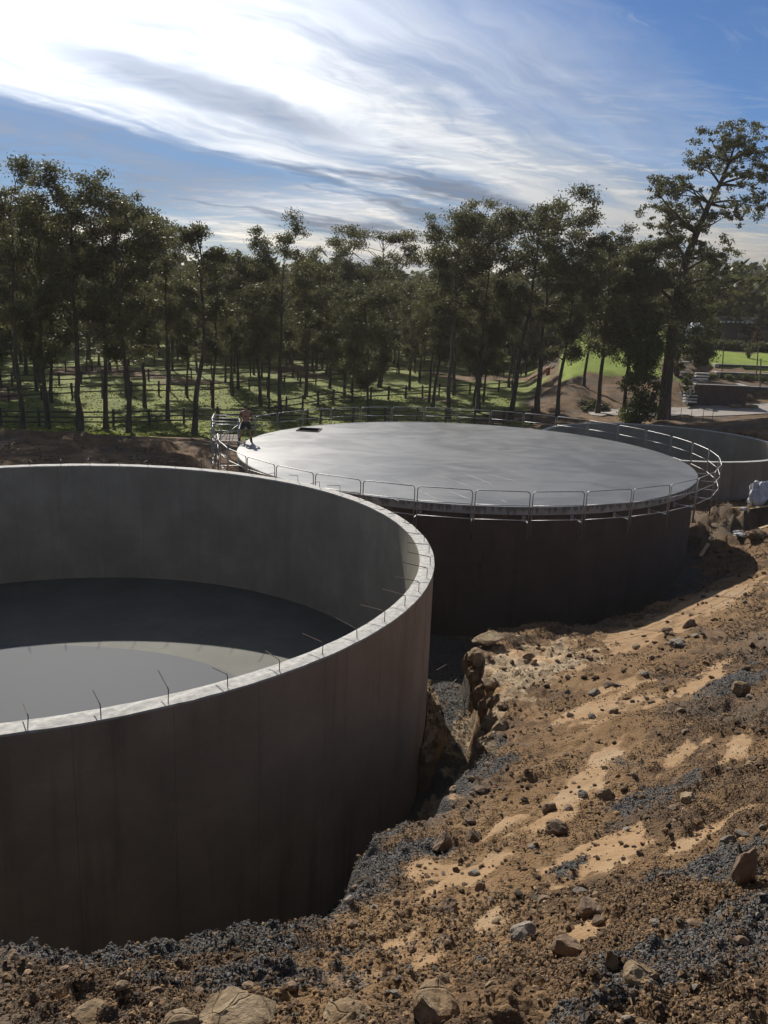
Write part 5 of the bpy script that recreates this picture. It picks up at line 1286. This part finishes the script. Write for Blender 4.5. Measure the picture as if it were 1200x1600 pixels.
o = empty('cone_shrub', (p.x, 124, g0)); tag(o, 'rust-brown cone-shaped shrub in front of the far house', 'shrub'); MB().tube([(0, 0, -.1), (0, 0, (zt_ - g0) * .9)], [.08, .02], 6).build('stem', M_bark, o); link(bpy.data.objects.new('foliage', leaf_mesh('foliage', cl, M_rust, nr_, 80, .2, .06)), o)

# ------------------------------------------------------------------ building-site litter
def crumple(name, label, cat, loc, sx, sy, sz, seed, mat):
    bm = bmesh.new(); bmesh.ops.create_icosphere(bm, subdivisions=4, radius=1); rn2 = random.Random(seed); dirs = [(Vector((rn2.gauss(0, 1), rn2.gauss(0, 1), rn2.gauss(0, 1))).normalized(), rn2.uniform(2, 7), rn2.random() * 6) for _ in range(16)]
    for v in bm.verts:
        s_ = 1.0
        for d, f, p_ in dirs: s_ += .045 * (abs(math.sin(v.co.dot(d) * f + p_)) - .5) * 2
        co = v.co.copy() * s_; v.co = Vector((co.x * sx, co.y * sy, max(co.z, -.35) * sz))
    me = bpy.data.meshes.new(name); bm.to_mesh(me); bm.free(); me.materials.append(mat); o = link(bpy.data.objects.new(name, me)); o.location = loc; tag(o, label, cat); return o
q_, _n = ghit(1190, 786); 
if q_: crumple('plastic_bundle', 'crumpled white plastic bundle at the right picture edge', 'bundle', q_ + Vector((.1, .25, .16)), .5, .42, .72, 4, M_white)
for k, (px, py, w_) in enumerate(((1160, 838, .34), (1153, 834, .2), (1164, 798, .22))):
    q_, _n = ghit(px, py)
    if q_: crumple('paper_scrap', ['bright white scrap on the rubble right of the roofed tank', 'tiny white scrap left of a bigger one on the rubble', 'pale scrap high on the rubble near the white bundle'][k], 'scrap', q_ + Vector((0, 0, .05)), w_, w_ * .5, .09, 60 + k, M_white)
for k, (ax, ay, bx, by, lf) in enumerate(((1094, 873, 1114, 842, .12), (1145, 795, 1178, 794, .06), (1172, 797, 1205, 792, .07), (1186, 828, 1205, 822, .06))):
    a_, b2 = ghit(ax, ay)[0], ghit(bx, by)[0]
    if a_ is None or b2 is None: continue
    d_ = b2 - a_; o = MB().box((0, 0, 0), (d_.length, .16, .045)).build('plank', M_paleplank); o.location = (a_ + b2) / 2 + Vector((0, 0, lf)); o.rotation_euler = d_.to_track_quat('X', 'Z').to_euler(); bevel(o, .006, 1)
    tag(o, ['pale plank leaning on the rubble beside the roofed tank', 'pale plank lying near the white bundle, left of two', 'pale plank lying near the white bundle, right of two', 'short pale plank at the right picture edge'][k], 'plank', 'planks on the rubble')
p = at_y(858, 561, 104); M_or = simple('orange_plastic', (.45, .10, .04), .5, 0, .1, 4, 0); mb = MB(); g0 = gz(p.x, p.y)
mb.tube([(0, 0, 0), (0, 0, .05), (0, 0, .45), (0, 0, .5), (0, 0, .9), (0, 0, 1.0)], [.22, .26, .25, .27, .25, .2], 14); o = mb.build('drum', M_or, None, True); o.location = (p.x, p.y, g0); tag(o, 'orange-red drum beside the trees left of the lawn mound', 'drum')
# brush heap on the brown cut behind the roof
q_, _n = ghit(930, 640)
if q_:
    o = empty('brush_heap', q_); tag(o, 'dark heap of cut branches and debris behind the tank roof', 'brush heap')
    for k in range(34):
        a = rn.random() * 6.28; p0 = Vector((rn.gauss(0, .9), rn.gauss(0, .6), rn.uniform(0, .5))); MB().tube([p0, p0 + Vector((math.cos(a) * 1.1, math.sin(a) * .8, rn.uniform(-.1, .6)))], [.05, .02], 5).build('branch', M_bark if k % 4 else M_cap, o)
    nr_ = np.random.default_rng(12); link(bpy.data.objects.new('foliage', leaf_mesh('foliage', [((rn.gauss(0, .9), rn.gauss(0, .6), rn.uniform(.1, .7)), (.5, .5, .3), 1) for _ in range(14)], M_leaf_d, nr_, 90, .2, .06)), o)
# grass standing over the paddock
def grass_stuff():
    nr = np.random.default_rng(4); dist = np.hypot(GX, GY); pr = np.where(GFINE & (dist > 52) & (dist < 98) & (GX < GY * .15), GZONE['grass'], 0); idx = nr.choice(len(GX), 9000, p=pr / pr.sum()); V = []
    b0 = np.stack([GX[idx], GY[idx], GZ[idx]], 1); b0[:, :2] += nr.normal(size=(len(idx), 2)) * .3
    for k in range(2):
        a = nr.random(len(idx)) * 6.28; w_ = .10 + .10 * nr.random(len(idx)); h = .04 + .10 * nr.random(len(idx)) ** 2; dx = np.stack([np.cos(a) * w_, np.sin(a) * w_, np.zeros_like(a)], 1)
        top = b0 + nr.normal(size=b0.shape) * .05; top[:, 2] = b0[:, 2] + h; lo = b0.copy(); lo[:, 2] -= .03
        V.append(np.stack([lo - dx, lo + dx, top], 1).reshape(-1, 3))
    V = np.concatenate(V); me = mesh_np('paddock_grass', V, np.arange(len(V)), 3, M_grass); fattr(me, 'tint', np.repeat(nr.random(len(V) // 3), 3))
    tag(link(bpy.data.objects.new('paddock_grass', me)), 'short green grass of the paddocks', 'grass', kind='stuff')
M_grass = leaf_material('grass_blades', (.13, .165, .03), (.24, .27, .06), .6)
grass_stuff()

# ------------------------------------------------------------------ thin even haze volume round everything, added to lift the dark tones
hz_me = MB().box((0, 0, 18.5), (8200, 8200, 41)).mesh('haze', None)
hz = link(bpy.data.objects.new('haze', hz_me)); tag(hz, 'thin warm haze volume added to lift the dark tones', kind='stuff')
hm = bpy.data.materials.new('haze'); hm.use_nodes = True; hn = NT(hm.node_tree); hn.n.clear()
pv = hn.node('ShaderNodeVolumePrincipled'); pv.inputs['Color'].default_value = (1.0, 0.93, 0.82, 1); pv.inputs['Density'].default_value = 0.00027; pv.inputs['Anisotropy'].default_value = 0.1
ho = hn.node('ShaderNodeOutputMaterial'); hn.l.new(pv.outputs[0], ho.inputs['Volume'])
hz_me.materials.append(hm)
